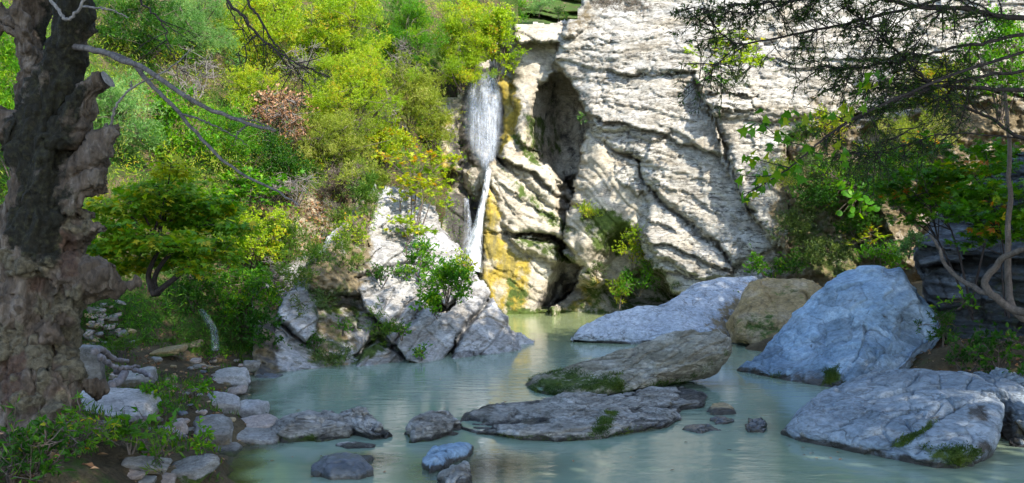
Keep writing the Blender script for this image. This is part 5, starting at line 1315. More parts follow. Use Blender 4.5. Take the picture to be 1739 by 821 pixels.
shrub(1400, 290, 23.6, 160, 40, 'moss', 'willow', "mossy grass fringe along the top of the earth bank", 1382, "grass_tuft", "grass tuft", 1.2, stems=False)

shrub(1640, 620, 11.9, 90, 40, 'deep', 'small', "dark low herbs in the gap between blue and broad pale boulder", 1380, "weed", "plant", 1.0)
shrub(1600, 560, 13.4, 70, 60, 'deep', 'fern', "dark fern hanging beside the blue boulder's right end", 1381, "fern", "fern", 1.0)
shrub(1730, 660, 10.9, 90, 50, 'deep', 'broad', "ivy trailing over the broken rock at the right edge", 1384, "ivy", "ivy", 0.9)
shrub(1380, 330, 23.2, 110, 90, 'deep', 'small', "dark green creeper hanging over the left part of the earth bank", 1385, "creeper", "creeper", 0.9, stems=False)
shrub(1500, 440, 22.0, 90, 70, 'green', 'small', "mid green herbs on the earth bank above the blue boulder's top", 1386, "weed", "plant", 0.9)
shrub(1400, 440, 23.0, 110, 60, 'moss', 'willow', "mossy grass hanging on the lower earth bank behind the ochre rock", 1387, "grass_tuft", "grass tuft", 1.1, stems=False)
shrub(1520, 300, 22.9, 130, 110, 'maple', 'palm', "green lobed-leaved bush growing above the big-leaved plant's right side", 1388, "shrub", "shrub", 2.4, clumps=24)
shrub(1330, 300, 24.2, 60, 70, 'olive', 'willow', "straw-coloured grass and sprigs on the rim between bedded face and earth bank", 1389, "grass_tuft", "grass tuft", 0.8, stems=False)
shrub(1455, 300, 23.3, 150, 60, 'green', 'small', "green tangle along the top of the earth bank above the big-leaved plant", 1391, "shrub", "shrub", 1.2)
shrub(1560, 235, 23.2, 150, 80, 'olive', 'willow', "olive scrub on the tan slope behind the overhanging boughs", 1392, "shrub", "shrub", 1.0)
shrub(1350, 400, 23.6, 70, 90, 'moss', 'willow', "moss and hanging grass where the bedded face meets the earth bank", 1393, "moss_patch", "moss", 1.0, stems=False)
# left bank plants
LB = [
 (70, 765, 150, 100, 'deep', 'small', "dark leafy weeds below the old trunk in the bottom corner", 1.4),
 (130, 735, 110, 80, 'maple', 'fern', "weeds with browning tips under the left end of the flat slab", 1.2),
 (20, 800, 120, 60, 'deep', 'willow', "dark grass in the bottom left corner", 1.6),
 (222, 748, 80, 46, 'maple', 'palm', "seedling with yellowish lobed leaves below the flat slab", 0.9),
 (283, 762, 50, 34, 'green', 'broad', "round-leaved plant right of the lobed seedling", 1.0),
 (342, 768, 36, 56, 'green', 'small', "green leafy clump at the water beside the dark grey stone", 1.4),
 (330, 664, 54, 18, 'green', 'small', "bright green cress cushion in the creek", 1.5),
 (275, 680, 60, 56, 'green', 'small', "fresh green plants on the path right of the flat slab", 0.9),
 (210, 595, 60, 34, 'grass', 'willow', "bright grass tuft between scree and roots", 1.4),
 (358, 604, 34, 20, 'green', 'small', "small green cushion in the creek under the trickle", 1.5),
 (270, 792, 60, 30, 'grass', 'willow', "grass blades growing over the tilted grey plank", 0.9),
 (240, 655, 46, 20, 'deep', 'small', "dark herb among the roots above the flat slab", 1.0),
]
for k, (px, py, w, h, pal, kind, lab, cov) in enumerate(LB):
    d = gd(px, py + h * 0.4)
    shrub(px, py, d - 0.1, w, h, pal, kind, lab, 1500 + k * 3, "weed", "plant", cov, dep=0.7)

# the small spreading tree on the left, drawn in flat layers
def small_tree():
    rs = np.random.RandomState(61)
    d0 = 13.2
    foot = P(262, 502, d0)
    root = thing("small_tree", foot, label="small spreading tree with layered green leaves and some yellow ones behind the old trunk", category="tree")
    tips = []
    sg = Geo()
    stems = [[(262, 502), (252, 470), (262, 440), (275, 415)], [(268, 502), (262, 475), (275, 448), (300, 420)], [(262, 500), (300, 470), (335, 440), (352, 425)]]
    for st in stems:
        tube(sg, smooth_line([P(x, y, d0 + rs.normal(0, .1)) for x, y in st], 14), np.linspace(0.045, 0.022, 14), 7)
    sg.part("trunk", M_DARKTWIG, root)
    bg = Geo(); lg = Geo()
    layers = [(270, 318, 90), (215, 345, 70), (330, 340, 90), (280, 362, 110), (190, 385, 60), (350, 375, 80), (270, 400, 110), (200, 415, 60), (340, 410, 80), (260, 330, 50), (385, 350, 50), (235, 440, 55), (310, 435, 60), (170, 350, 36), (300, 300, 50), (225, 452, 34), (330, 452, 34), (380, 430, 44), (290, 285, 34), (175, 425, 34), (400, 385, 40)]
    for (x, y, w) in layers:
        c = P(x, y, d0 + rs.uniform(-1.0, 0.6)); rr = w * d0 / F * 0.74
        tube(bg, smooth_line([P(272 + rs.normal(0, 15), 420, d0), (P(272, 410, d0) + c) / 2 + np.array([0, 0, 0.1]), c], 8), np.linspace(0.02, 0.006, 8), 5)
        m = int(1.15 * w * w * 0.5 / 28) + 24
        a = rs.uniform(0, 2 * np.pi, m); r_ = rr * np.sqrt(rs.rand(m))
        dirs = np.stack([np.cos(a), np.sin(a), rs.normal(-0.12, 0.18, m)], 1)
        p = c + dirs * np.array([1, 0.9, 0.0]) * r_[:, None] + np.stack([0 * a, 0 * a, -0.18 * r_ + rs.normal(0, 0.055, m)], 1)
        for i in rs.choice(m, min(m, 10), replace=False): tube(bg, np.stack([c, (c + p[i]) / 2 + [0, 0, .03], p[i]]), [0.006, 0.004, 0.003], 3, False)
        # sprays of narrow lobed leaves
        pp = np.repeat(p, 3, 0) + rs.normal(0, 0.06, (m * 3, 3)) * np.array([1, 1, 0.35])
        vv = np.clip(0.15 + 0.3 * rs.rand() + np.repeat(0.35 * rs.rand(m), 3) + 0.36 * rs.rand(m * 3) + (0.42 if rs.rand() < 0.1 else 0), 0, 1)
        vv = np.where(np.repeat(rs.rand(m) < 0.06, 3), 0.93, np.minimum(vv, 0.86))
        palmate(lg, pp, nrm(np.repeat(dirs, 3, 0) + rs.normal(0, 0.5, (m * 3, 3)) * np.array([1, 1, 0.3]) + [0, -0.2, -0.1]), rs.uniform(0.06, 0.11, m * 3), vv, rs, lob=FIVE)
    bg.part("branches", M_DARKTWIG, root)
    lg.part("crown", ML['maple'], root, smooth=False, kind='stuff')
small_tree()

# ground cover on the hillside and the banks: nobody could count it
def ground_cover():
    rs = np.random.RandomState(88)
    lists = {'yellow': [], 'green': [], 'olive': [], 'deep': []}
    n = 5200
    px = rs.uniform(-350, 868, n); py = rs.uniform(-330, 600, n)
    D = hill_depth(px, py)
    p = PA(px, py, D - 0.15)
    sel = fbm(p * 0.55, 3, 301) + rs.normal(0, 0.25, n)
    bare = np.zeros(n, bool)
    for c in ([(460, 350), (560, 330), (600, 370), (530, 420), (450, 390)], [(575, 390), (640, 380), (640, 470), (570, 440)]):
        bare |= poly_sd(px, py, c) > 0
    dark = (py > 430) & (px < 480)
    key = np.where(dark, np.where(sel > 0.1, 1, 3), np.where(sel > 0.6, 0, np.where(sel > 0.22, 2, np.where(sel > -0.2, 1, 3))))  # deeper leaf greens stand in for dark shaded gaps between the shrubs
    gs = {k: Geo() for k in lists}
    for ki, nm in enumerate(('yellow', 'green', 'olive', 'deep')):
        idx = np.where((key == ki) & (~bare | (rs.rand(n) < 0.12)))[0]
        per = 40
        q = np.repeat(p[idx], per, 0); m = len(q)
        r_ = np.repeat(rs.uniform(0.16, 0.55, len(idx)), per)
        q = q + rs.normal(0, 1, (m, 3)) * r_[:, None] * np.array([1, 0.7, 0.8]) + np.array([0, -0.1, 0.12])
        dd = nrm(rs.normal(0, 0.7, (m, 3)) + np.array([0, -0.5, 0.35]))
        narrow = np.repeat(rs.rand(len(idx)) < 0.87, per)
        L = np.where(narrow, 0.10, 0.055) * rs.uniform(0.6, 1.3, m); W = np.where(narrow, 0.015, 0.032) * rs.uniform(0.7, 1.2, m)
        var = np.clip(np.repeat(0.45 * rs.rand(len(idx)), per) + 0.45 * rs.rand(m), 0, 1)
        leaf_cloud(gs[nm], q, dd, L, W, var, rs)
        if nm in ('yellow', 'olive'):                    # loose sprigs growing up through the shrubs
            c_ = 260; sx = rs.uniform(200, 740, c_); sy = rs.uniform(-20, 300, c_)
            sp = PA(sx, sy, hill_depth(sx, sy) - rs.uniform(0.6, 1.3, c_))
            m = c_ * 26; q = np.repeat(sp, 26, 0); ax = np.repeat(nrm(rs.normal(0, 0.5, (c_, 3)) + [0, -.2, .8]), 26, 0)
            q = q + ax * rs.uniform(-0.3, 0.35, m)[:, None] + rs.normal(0, 0.035, (m, 3))
            leaf_cloud(gs[nm], q, ax * .6 + rs.normal(0, .5, (m, 3)), rs.uniform(.05, .10, m), rs.uniform(.01, .018, m), np.clip(.35 + .65 * rs.rand(m), 0, 1), rs)
        gs[nm].top("undergrowth", ML[nm], kind='stuff', smooth=False)
    # grass, herbs and leaf litter on the banks
    g = Geo(); lg = Geo()
    n = 9000
    x = rs.uniform(-9, -2.4, n); y = rs.uniform(4.5, 17.5, n)
    z = bank_height(x, y); ok = (z > 0.04) & (fbm(np.stack([x, y, 0 * x], 1) * 0.8, 3, 305) + rs.normal(0, .2, n) > 0.05)
    q = np.stack([x, y, z], 1)[ok]
    per = 7; m = len(q) * per
    qq = np.repeat(q, per, 0) + rs.normal(0, 0.035, (m, 3)) * [1, 1, 0]
    leaf_cloud(g, qq, nrm(rs.normal(0, 0.4, (m, 3)) + [0, 0, 0.9]), rs.uniform(0.05, 0.14, m), rs.uniform(0.006, 0.02, m), np.clip(rs.rand(m) * 0.8, 0, 1), rs)
    g.top("bank_grass", ML['grass'], kind='stuff', smooth=False)
    n = 3800
    x = np.concatenate([rs.uniform(-9, -2.4, n), rs.uniform(3.8, 9, 1800)]); y = np.concatenate([rs.uniform(4.5, 17.5, n), rs.uniform(7, 18, 1800)])
    z = np.where(x < 0, bank_height(x, y), right_height(x, y)); ok = z > 0.03
    q = np.stack([x, y, z + 0.012], 1)[ok]; m = len(q)
    a = rs.uniform(0, 6.28, m)
    leaf_cloud(lg, q, np.stack([np.cos(a), np.sin(a), rs.normal(0.1, 0.25, m)], 1), rs.uniform(0.04, 0.09, m), rs.uniform(0.03, 0.05, m), rs.rand(m), rs, upbias=2.0)
    n = 900
    px = np.concatenate([rs.normal(520, 45, n // 2), rs.normal(600, 40, n // 2)]); py = np.concatenate([rs.normal(375, 35, n // 2), rs.normal(420, 40, n // 2)])
    q = PA(px, py, hill_depth(px, py)); q[:, 1] -= 0.12 + 0.45 * fbm(q * 0.45, 4, 51)
    leaf_cloud(lg, q, rs.normal(0, 1, (n, 3)), rs.uniform(0.05, 0.12, n), rs.uniform(0.03, 0.06, n), rs.rand(n), rs)
    lg.top("leaf_litter", ML['dead'], kind='stuff', smooth=False)
ground_cover()
# ------------------------------------------------------------------ the old gnarled tree on the left
M_OLDTWIG = bark_mat("old_branch_bark", (0.05, 0.042, 0.038), (0.15, 0.13, 0.12), 20, 0.3)
def old_bark():
    m, nt, b = new_mat("old_bark")
    L = nt.links
    vi = position(nt); v = position(nt, (0, 0, 0), (1, 1, 0.28))
    n1 = noise(nt, v, 7, 6, 0.65, 0.8); n2 = noise(nt, vi, 26, 5, 0.7); n3 = noise(nt, v, 30, 4, 0.6, 0.5)
    wood = ramp(nt, n1, [(0.3, (0.03, 0.021, 0.014)), (0.5, (0.09, 0.066, 0.048)), (0.7, (0.19, 0.155, 0.125))])
    wood = mixc(nt, 0.5, wood, ramp(nt, n3, [(0.35, 0.25), (0.65, 0.75)]), 'OVERLAY')
    flaky = ramp(nt, n2, [(0.35, (0.045, 0.036, 0.023)), (0.6, (0.13, 0.108, 0.070))])
    red = ramp(nt, n2, [(0.35, (0.04, 0.024, 0.016)), (0.65, (0.10, 0.06, 0.042))])
    c = mixc(nt, patchy(nt, attr(nt, "red"), vi, 3.5), wood, red)
    c = mixc(nt, attr(nt, "flake"), c, flaky)
    c = mixc(nt, patchy(nt, attr(nt, "moss"), vi, 5.0), c, ramp(nt, n2, [(0.35, (0.008, 0.007, 0.004)), (0.52, (0.016, 0.014, 0.008)), (0.66, (0.036, 0.035, 0.015))]))
    L.new(c, b.inputs["Base Color"]); b.inputs["Roughness"].default_value = 0.85; b.inputs["Specular IOR Level"].default_value = 0.25
    bp = nd(nt, "ShaderNodeBump"); bp.inputs["Strength"].default_value = 0.9; bp.inputs["Distance"].default_value = 0.03
    L.new(mth(nt, 'ADD', mth(nt, 'MULTIPLY', n3, 0.7), n2), bp.inputs["Height"]); L.new(bp.outputs[0], b.inputs["Normal"])
    return m
M_BARK = old_bark()

def fused(geo, voxel):
    """One continuous skin round overlapping limbs."""
    me = geo.mesh("limbs", [])
    o = bpy.data.objects.new("limbs", me); COL.objects.link(o)
    md = o.modifiers.new("r", 'REMESH'); md.mode = 'VOXEL'; md.voxel_size = voxel
    dg = bpy.context.evaluated_depsgraph_get()
    ev = o.evaluated_get(dg).to_mesh()
    v = np.zeros(len(ev.vertices) * 3); ev.vertices.foreach_get("co", v)
    li = np.zeros(len(ev.loops), np.int32); ev.loops.foreach_get("vertex_index", li)
    q = li.reshape(-1, 4).astype(np.int64)
    bpy.data.objects.remove(o)
    return v.reshape(-1, 3), q

def old_tree():
    D0 = 7.7
    g = Geo(); s = D0 / F
    def limb(pts, n=22, ns=18):
        a = np.array([[*P(x, y, D0 + dd), r * s] for x, y, dd, r in pts])
        l = smooth_line(a, n); tube(g, l[:, :3], np.maximum(l[:, 3], 0.006), ns)
    v0, f0 = ICO[4]
    def burl(px, py, dd, rx, rz):
        g.add(P(px, py, D0 + dd) + v0 * np.array([rx, rx, rz]) * s, tris=f0)
    limb([(52, 800, .1, 104), (52, 720, .05, 86), (56, 640, 0, 76), (60, 540, 0, 66), (70, 440, 0, 60), (76, 370, 0, 57), (78, 300, 0, 52), (74, 235, 0, 42), (90, 160, 0, 31), (108, 90, -.02, 26), (122, 30, -.05, 22), (138, -60, -.1, 20), (150, -190, -.2, 32)], 44, 28)
    limb([(70, 260, .1, 40), (62, 190, .2, 28), (53, 110, .25, 21), (60, 30, .3, 19), (52, -60, .35, 16), (40, -180, .4, 16)], 26)
    limb([(60, 270, .05, 34), (20, 222, .0, 22), (-30, 195, -.05, 20), (-110, 150, -.1, 20)])
    limb([(58, 120, .2, 16), (44, 60, .1, 13), (30, 10, .05, 10), (18, -60, .0, 8)])
    limb([(60, 60, .25, 10), (30, 42, .2, 9), (-10, 20, .15, 8), (-40, 6, .1, 6)])
    limb([(40, 60, .1, 6), (10, 50, .1, 4.5), (-30, 44, .1, 4)])
    limb([(112, 240, -.05, 30), (132, 190, -.1, 24), (150, 158, -.12, 19), (170, 142, -.14, 17.5), (178, 138, -.15, 17)])     # sawn stub
    limb([(105, 330, -.05, 30), (138, 290, -.1, 19), (163, 264, -.12, 15), (178, 238, -.13, 12), (187, 214, -.13, 11)])        # twisted spur
    limb([(110, 330, -.1, 28), (150, 312, -.15, 19), (172, 302, -.15, 15)])
    limb([(110, 400, -.05, 30), (150, 392, -.1, 17), (186, 388, -.12, 7)])
    limb([(110, 470, -.1, 46), (140, 470, -.15, 33), (170, 470, -.18, 30), (196, 468, -.18, 28)])
    limb([(150, 500, -.1, 14), (190, 492, -.14, 8), (234, 478, -.16, 5)])
    limb([(12, 345, .2, 18), (8, 420, .2, 40), (0, 560, .15, 60), (-10, 720, .1, 84)])                                          # second stem, broken off
    for x, y, dd, a, b in ((168, 322, -.1, 20, 24), (120, 345, -.22, 26, 24), (148, 365, -.08, 24, 20), (96, 445, -.26, 26, 16), (52, 452, -.28, 22, 14), (40, 530, -.32, 36, 30), (86, 560, -.34, 22, 26), (106, 600, -.22, 22, 36), (52, 620, -.36, 34, 30), (100, 640, -.33, 24, 30), (20, 600, -.3, 30, 36), (106, 540, -.22, 22, 28), (74, 690, -.36, 30, 22), (14, 690, -.36, 36, 30), (118, 292, -.22, 18, 26)):
        burl(x, y, dd + .06, a * .8, b * .85)
    for pts in ([(80, 660, -.3, 34), (88, 700, -.42, 22), (92, 740, -.5, 16), (96, 790, -.55, 12)], [(40, 660, -.35, 40), (44, 710, -.48, 28), (52, 760, -.55, 18), (60, 800, -.55, 10)], [(10, 670, -.3, 44), (4, 720, -.45, 32), (0, 770, -.5, 22), (0, 800, -.5, 16)],
                [(96, 640, -.2, 24), (118, 672, -.25, 15), (134, 694, -.2, 9)], [(100, 620, -.1, 22), (134, 650, -.05, 12), (176, 662, .1, 8)]):
        limb(pts)
    v, q = fused(g, 0.0125)
    n = vnormals(v, q)
    if np.mean((v[:, 1] - D0) * n[:, 1]) < 0: q = q[:, ::-1]; n = -n
    px = CX + v[:, 0] / v[:, 1] * F; py = CY + (EYE - v[:, 2]) / v[:, 1] * F
    vs = v * np.array([1, 1, 0.45])
    ridges = fbm(vs * 7 + 0.4 * fbm(v * 3, 2, 500)[:, None], 4, 501)
    f1, f2, hid = worley(v * np.array([11, 11, 9]) + 0.4 * fbm(v * 6, 2, 502)[:, None], 503)
    flake_zone = np.maximum.reduce([pmask(px, py, c, 8) for c in ([(10, 425), (100, 430), (80, 470), (20, 470)], [(86, 500), (140, 480), (140, 650), (95, 640)], [(0, 545), (40, 545), (50, 610), (0, 610)], [(50, 590), (90, 600), (80, 690), (30, 690)], [(60, 500), (90, 510), (80, 540), (56, 530)], [(105, 350), (160, 360), (150, 400), (110, 390)], [(20, 640), (110, 650), (90, 710), (20, 700)], [(85, 230), (110, 230), (108, 260), (88, 262)])])
    flk = sstep(0.35, 0.65, flake_zone * 0.9 + 0.45 * (hid - 0.5) + 0.25 * fbm(v * 9, 2, 504)) * (hid > 0.22)
    crk = np.exp(-((f2 - f1) / 0.09) ** 2)
    dis = 0.032 * ridges + 0.05 * fbm(v * 2.6, 3, 505) + 0.05 * np.abs(fbm(v * np.array([15, 15, 5]) + 0.5 * fbm(v * 5, 2, 511)[:, None], 4, 506)) - 0.012 + flk * (0.022 + 0.022 * hid - 0.03 * crk)
    hollows = np.zeros(len(v))
    for hx, hy, ra, dp in ((101, 275, 9, 0.10), (101, 260, 7, .06), (70, 280, 5, 0.05), (120, 575, 9, 0.09), (100, 500, 8, .05), (26, 706, 10, .08), (118, 420, 8, .06), (55, 492, 14, .05)):
        hollows += dp * np.exp(-(((px - hx) / ra) ** 2 + ((py - hy) / (ra * 1.4)) ** 2)) * (v[:, 1] < D0)
    sm = sstep(60, 0, np.abs(py - 205) * 0 + np.hypot(px - 178, py - 138) * 2)
    dis = dis * (1 - sm) - hollows
    v = v + n * dis[:, None]
    moss = np.maximum.reduce([pmask(px + 12 * fbm(v * 6, 3, 520), py + 12 * fbm(v * 6, 3, 521), c, 24) for c in ([(100, -80), (190, -80), (170, 40), (150, 110), (130, 170), (112, 250), (112, 330), (100, 400), (70, 430), (24, 420), (26, 330), (0, 260), (0, 210), (30, 190), (60, 170), (70, 40)], [(10, 360), (110, 350), (100, 440), (60, 445), (20, 430)], [(40, 100), (75, 110), (70, 230), (40, 230)], [(120, 170), (140, 160), (130, 230), (110, 240)])])
    red = np.maximum.reduce([pmask(px, py, c, 12) for c in ([(100, 390), (135, 400), (130, 470), (95, 480)], [(0, 590), (50, 600), (40, 690), (0, 700)], [(70, 640), (110, 640), (100, 680), (70, 680)], [(40, 460), (90, 470), (70, 500), (40, 500)])])
    root = thing("old_tree", P(60, 735, D0), label="massive gnarled old tree with sawn stubs, burls and flaking bark at the left edge", category="tree")
    tg = Geo(); tg.add(v, quads=q, moss=0.95 * moss, red=0.8 * red, flake=flk)
    tr = tg.part("trunk", M_BARK, root)
    # sawn face of the stub
    eg = Geo(); cpt = P(182, 136, D0 - .15); ax = nrm(P(182, 136, D0 - .15) - P(150, 158, D0 - .12))
    u = nrm(np.cross(ax, [0, 0, 1])); w = np.cross(ax, u)
    an = np.linspace(0, 2 * np.pi, 24, endpoint=False)
    rr = np.linspace(0.0, 1, 5)[1:]
    pts = [cpt[None] + ax * 0.012]
    for k in rr: pts.append(cpt + ax * (0.012 - 0.006 * k ** 6) + (np.cos(an)[:, None] * u + np.sin(an)[:, None] * w) * k * 0.071 * (1 + 0.06 * np.sin(3 * an))[:, None])
    pv = np.concatenate(pts); tri = [(0, 1 + i, 1 + (i + 1) % 24) for i in range(24)]; qd = []
    for k in range(3):
        for i in range(24): qd.append((1 + k * 24 + i, 1 + (k + 1) * 24 + i, 1 + (k + 1) * 24 + (i + 1) % 24, 1 + k * 24 + (i + 1) % 24))
    eg.add(pv, quads=qd, tris=tri, red=0.0)
    eg.part("sawn_face", M_GREYTWIG, root)
    # bare grey branches
    rs = np.random.RandomState(9)
    def br(name, lines, mat):
        bg = Geo()
        for pts, r0, r1 in lines:
            l = smooth_line([P(x, y, D0 + dd) for x, y, dd in pts], 30, 0.004, rs)
            tube(bg, l, np.linspace(r0, r1, 30), 8)
        return bg.part(name, mat, root)
    br("dead_branch", [([(106, 74, .02), (146, 84, -.2), (172, 88, -.3), (205, 100, -.5), (250, 120, -.7), (300, 152, -.9), (350, 182, -1.0), (400, 203, -1.1), (440, 216, -1.2), (470, 222, -1.2)], 0.027, 0.009),
                       ([(395, 202, -1.1), (430, 205, -1.1), (470, 222, -1.1)], 0.007, 0.004), ([(420, 212, -1.1), (405, 225, -1.1), (400, 240, -1.1)], 0.006, 0.003)], M_OLDTWIG)
    br("dead_branch", [([(190, 92, -.3), (222, 106, -.4), (248, 135, -.5), (276, 162, -.6), (310, 200, -.7), (345, 238, -.8), (385, 278, -.9), (430, 305, -1.0), (470, 325, -1.1), (510, 350, -1.2)], 0.02, 0.006),
                       ([(310, 195, -.7), (345, 205, -.8), (380, 222, -.9), (420, 245, -.9)], 0.009, 0.003)], M_OLDTWIG)
    br("thin_branch", [([(188, 214, -.13), (192, 190, -.2), (204, 170, -.25), (224, 150, -.3), (262, 132, -.4), (300, 108, -.5), (330, 78, -.5)], 0.012, 0.003), ([(224, 150, -.3), (222, 138, -.3)], 0.006, 0.003)], M_GREYTWIG)
    br("thin_branch", [([(78, -10, -.3), (95, 12, -.35), (113, 33, -.4), (130, 22, -.4), (150, -12, -.4)], 0.014, 0.010), ([(140, 12, -.3), (180, 16, -.4), (200, 22, -.4), (218, 30, -.4)], 0.009, 0.004)], M_GREYTWIG)
    # surface roots
    rg = []
    def rootp(pts, r0, r1):
        gg = Geo(); l = smooth_line([P(x, y, d) for x, y, d in pts], 26, 0.006, rs)
        tube(gg, l, np.linspace(r0, r1, 26) * (1 + 0.15 * np.sin(np.arange(26) * 1.3)), 9)
        gg.part("surface_root", M_ROOT, root)
    rootp([(160, 598, 9.6), (172, 594, 9.9), (186, 604, 10.2), (200, 612, 10.4), (218, 613, 10.6)], 0.035, 0.02)
    rootp([(196, 632, 10.4), (220, 626, 10.7), (245, 634, 10.6), (258, 642, 10.4)], 0.03, 0.02)
    rootp([(190, 655, 9.7), (205, 645, 10.0), (213, 632, 10.3)], 0.04, 0.035)
    rootp([(168, 722, 8.3), (190, 720, 8.6), (215, 714, 8.9), (240, 711, 9.2), (272, 712, 9.6)], 0.035, 0.025)
    rootp([(160, 735, 8.2), (185, 738, 8.4), (215, 742, 8.6)], 0.05, 0.035)
    rootp([(250, 735, 8.9), (275, 738, 9.0), (300, 744, 9.1), (312, 752, 9.1), (316, 770, 8.9)], 0.045, 0.03)
    rootp([(255, 732, 8.9), (280, 730, 9.0), (305, 738, 9.15), (318, 745, 9.1)], 0.03, 0.022)
    rootp([(268, 700, 10.2), (285, 704, 10.3), (300, 712, 10.3), (308, 722, 10.2)], 0.03, 0.015)
    rootp([(160, 748, 8.0), (200, 752, 8.3), (235, 760, 8.5), (262, 772, 8.5)], 0.035, 0.02)
    rootp([(170, 605, 9.4), (190, 620, 9.8), (210, 626, 10.0), (236, 622, 10.4)], 0.028, 0.015)
    gg = Geo()
    tube(gg, smooth_line([P(75, 815, 7.2), P(110, 800, 7.4), P(135, 790, 7.6), P(148, 789, 7.7)], 16), np.linspace(0.012, 0.008, 16), 6)
    gg.top("fallen_stick", M_GREYTWIG, P(110, 800, 7.4), label="thin dry stick lying on the ground in the bottom left corner", category="stick")
M_ROOT = bark_mat("root_bark", (0.09, 0.075, 0.075), (0.24, 0.21, 0.21), 9, 0.6)
old_tree()

# scrap of blue litter on the slab
def scrap():
    rs = np.random.RandomState(2)
    X, Y = np.meshgrid(np.linspace(-1, 1, 8), np.linspace(-1, 1, 8))
    c = P(103, 681, 8.35)
    v = np.stack([X * 0.032, Y * 0.022, 0.012 * fbm(np.stack([X, Y, X], -1) * 1.5, 2, 5) + 0.014], -1) + c
    m, nt, b = new_mat("blue_plastic"); b.inputs["Base Color"].default_value = (0.05, 0.32, 0.62, 1); b.inputs["Roughness"].default_value = 0.4
    g = Geo(); g.add(v, quads=grid_quads(8, 8)); g.top("litter_scrap", m, c, label="small crumpled scrap of blue litter on the left end of the flat slab", category="litter")
scrap()

# ------------------------------------------------------------------ bare twigs hanging in from the top
def branch_system(root, limbs, twig_n, twig_len, droop, seed, leafspec=None, mat=M_DARKTWIG, name="limb", leafpal='dark', per=9, twigname="twigs", span=(0.25, 1.0), sub=2, spread=0.9):
    rs = np.random.RandomState(seed)
    tg = Geo(); lg = Geo()
    for pts, r0, r1 in limbs:
        l = smooth_line([P(*q) for q in pts], 36, 0.006, rs)
        bg = Geo(); tube(bg, l, np.linspace(r0, r1, 36), 7); bg.part(name, mat, root)
        ln = np.linalg.norm(np.diff(l, axis=0), axis=1).sum()
        k = int(twig_n * ln)
        for t in rs.uniform(span[0], span[1], k):
            i = min(int(t * 35), 34); o = l[i]; ax = nrm(l[i + 1] - l[i])
            d = nrm(ax * 0.7 + rs.normal(0, spread, 3) * np.array([1, 0.8, 0.75]) + np.array([0, 0, droop]))
            L = twig_len * rs.uniform(0.35, 1.2) * (1.1 - 0.5 * t)
            c1 = o + d * L * 0.5 + rs.normal(0, 0.05, 3) * L; e = o + d * L + np.array([0, 0, droop * 0.5 * L]) + rs.normal(0, 0.1, 3) * L
            w = smooth_line([o, c1, e], 7)
            tube(tg, w, np.linspace(0.0045, 0.0018, 7) * (1 + 0.8 * (r0 > 0.02)), 4, False)
            lines = [w]
            for _ in range(sub):
                j = rs.randint(2, 6); d2 = nrm(d + rs.normal(0, 0.7, 3) + np.array([0, 0, droop * .5])); L2 = L * rs.uniform(0.3, 0.6)
                w2 = smooth_line([w[j], w[j] + d2 * L2 * .5 + rs.normal(0, .04, 3) * L2, w[j] + d2 * L2 + np.array([0, 0, droop * .3 * L2])], 5)
                tube(tg, w2, np.linspace(0.0028, 0.0012, 5), 3, False); lines.append(w2)
            if leafspec:
                for w in lines:
                    m = per; ii = rs.randint(1, len(w) - 1, m); fr = rs.rand(m)[:, None]
                    p = w[ii] * (1 - fr) + w[ii + 1] * fr
                    dd = nrm(nrm(w[-1] - w[0]) * 0.7 + rs.normal(0, 0.6, (m, 3)) + np.array([0, 0, -0.1]))
                    sz = rs.uniform(0.6, 1.2, m)
                    leaf_cloud(lg, p, dd, leafspec[0] * sz, leafspec[1] * sz, np.clip(0.3 * rs.rand() + 0.7 * rs.rand(m), 0, 1), rs)
    tg.part(twigname, mat, root, kind='stuff')
    if leafspec: lg.part("foliage", ML[leafpal], root, smooth=False, kind='stuff')

t = thing("hanging_branch", P(380, -60, 7.2), label="dark bare branch with forked twigs hanging in at the top left of centre", category="branch")
branch_system(t, [([(350, -90, 7.2), (385, 0, 7.2), (410, 25, 7.2), (437, 58, 7.2), (470, 88, 7.2), (505, 108, 7.2), (560, 132, 7.2)], 0.014, 0.004),
                  ([(400, -80, 7.3), (420, 0, 7.3), (440, 30, 7.3), (462, 68, 7.3), (482, 90, 7.3), (500, 118, 7.3), (520, 145, 7.3)], 0.012, 0.003),
                  ([(385, 5, 7.2), (405, 40, 7.2), (420, 70, 7.2), (425, 95, 7.2)], 0.006, 0.002),
                  ([(436, 60, 7.2), (415, 78, 7.2), (400, 95, 7.2)], 0.006, 0.002),
                  ([(455, 75, 7.2), (478, 100, 7.2), (495, 118, 7.2), (492, 135, 7.2)], 0.006, 0.002),
                  ([(300, -80, 7.4), (240, -10, 7.4), (262, 25, 7.4), (280, 48, 7.4), (286, 80, 7.4), (300, 105, 7.4), (320, 135, 7.4)], 0.010, 0.002)],
              7, 0.36, -0.25, 71, None, M_DARKTWIG, sub=1)

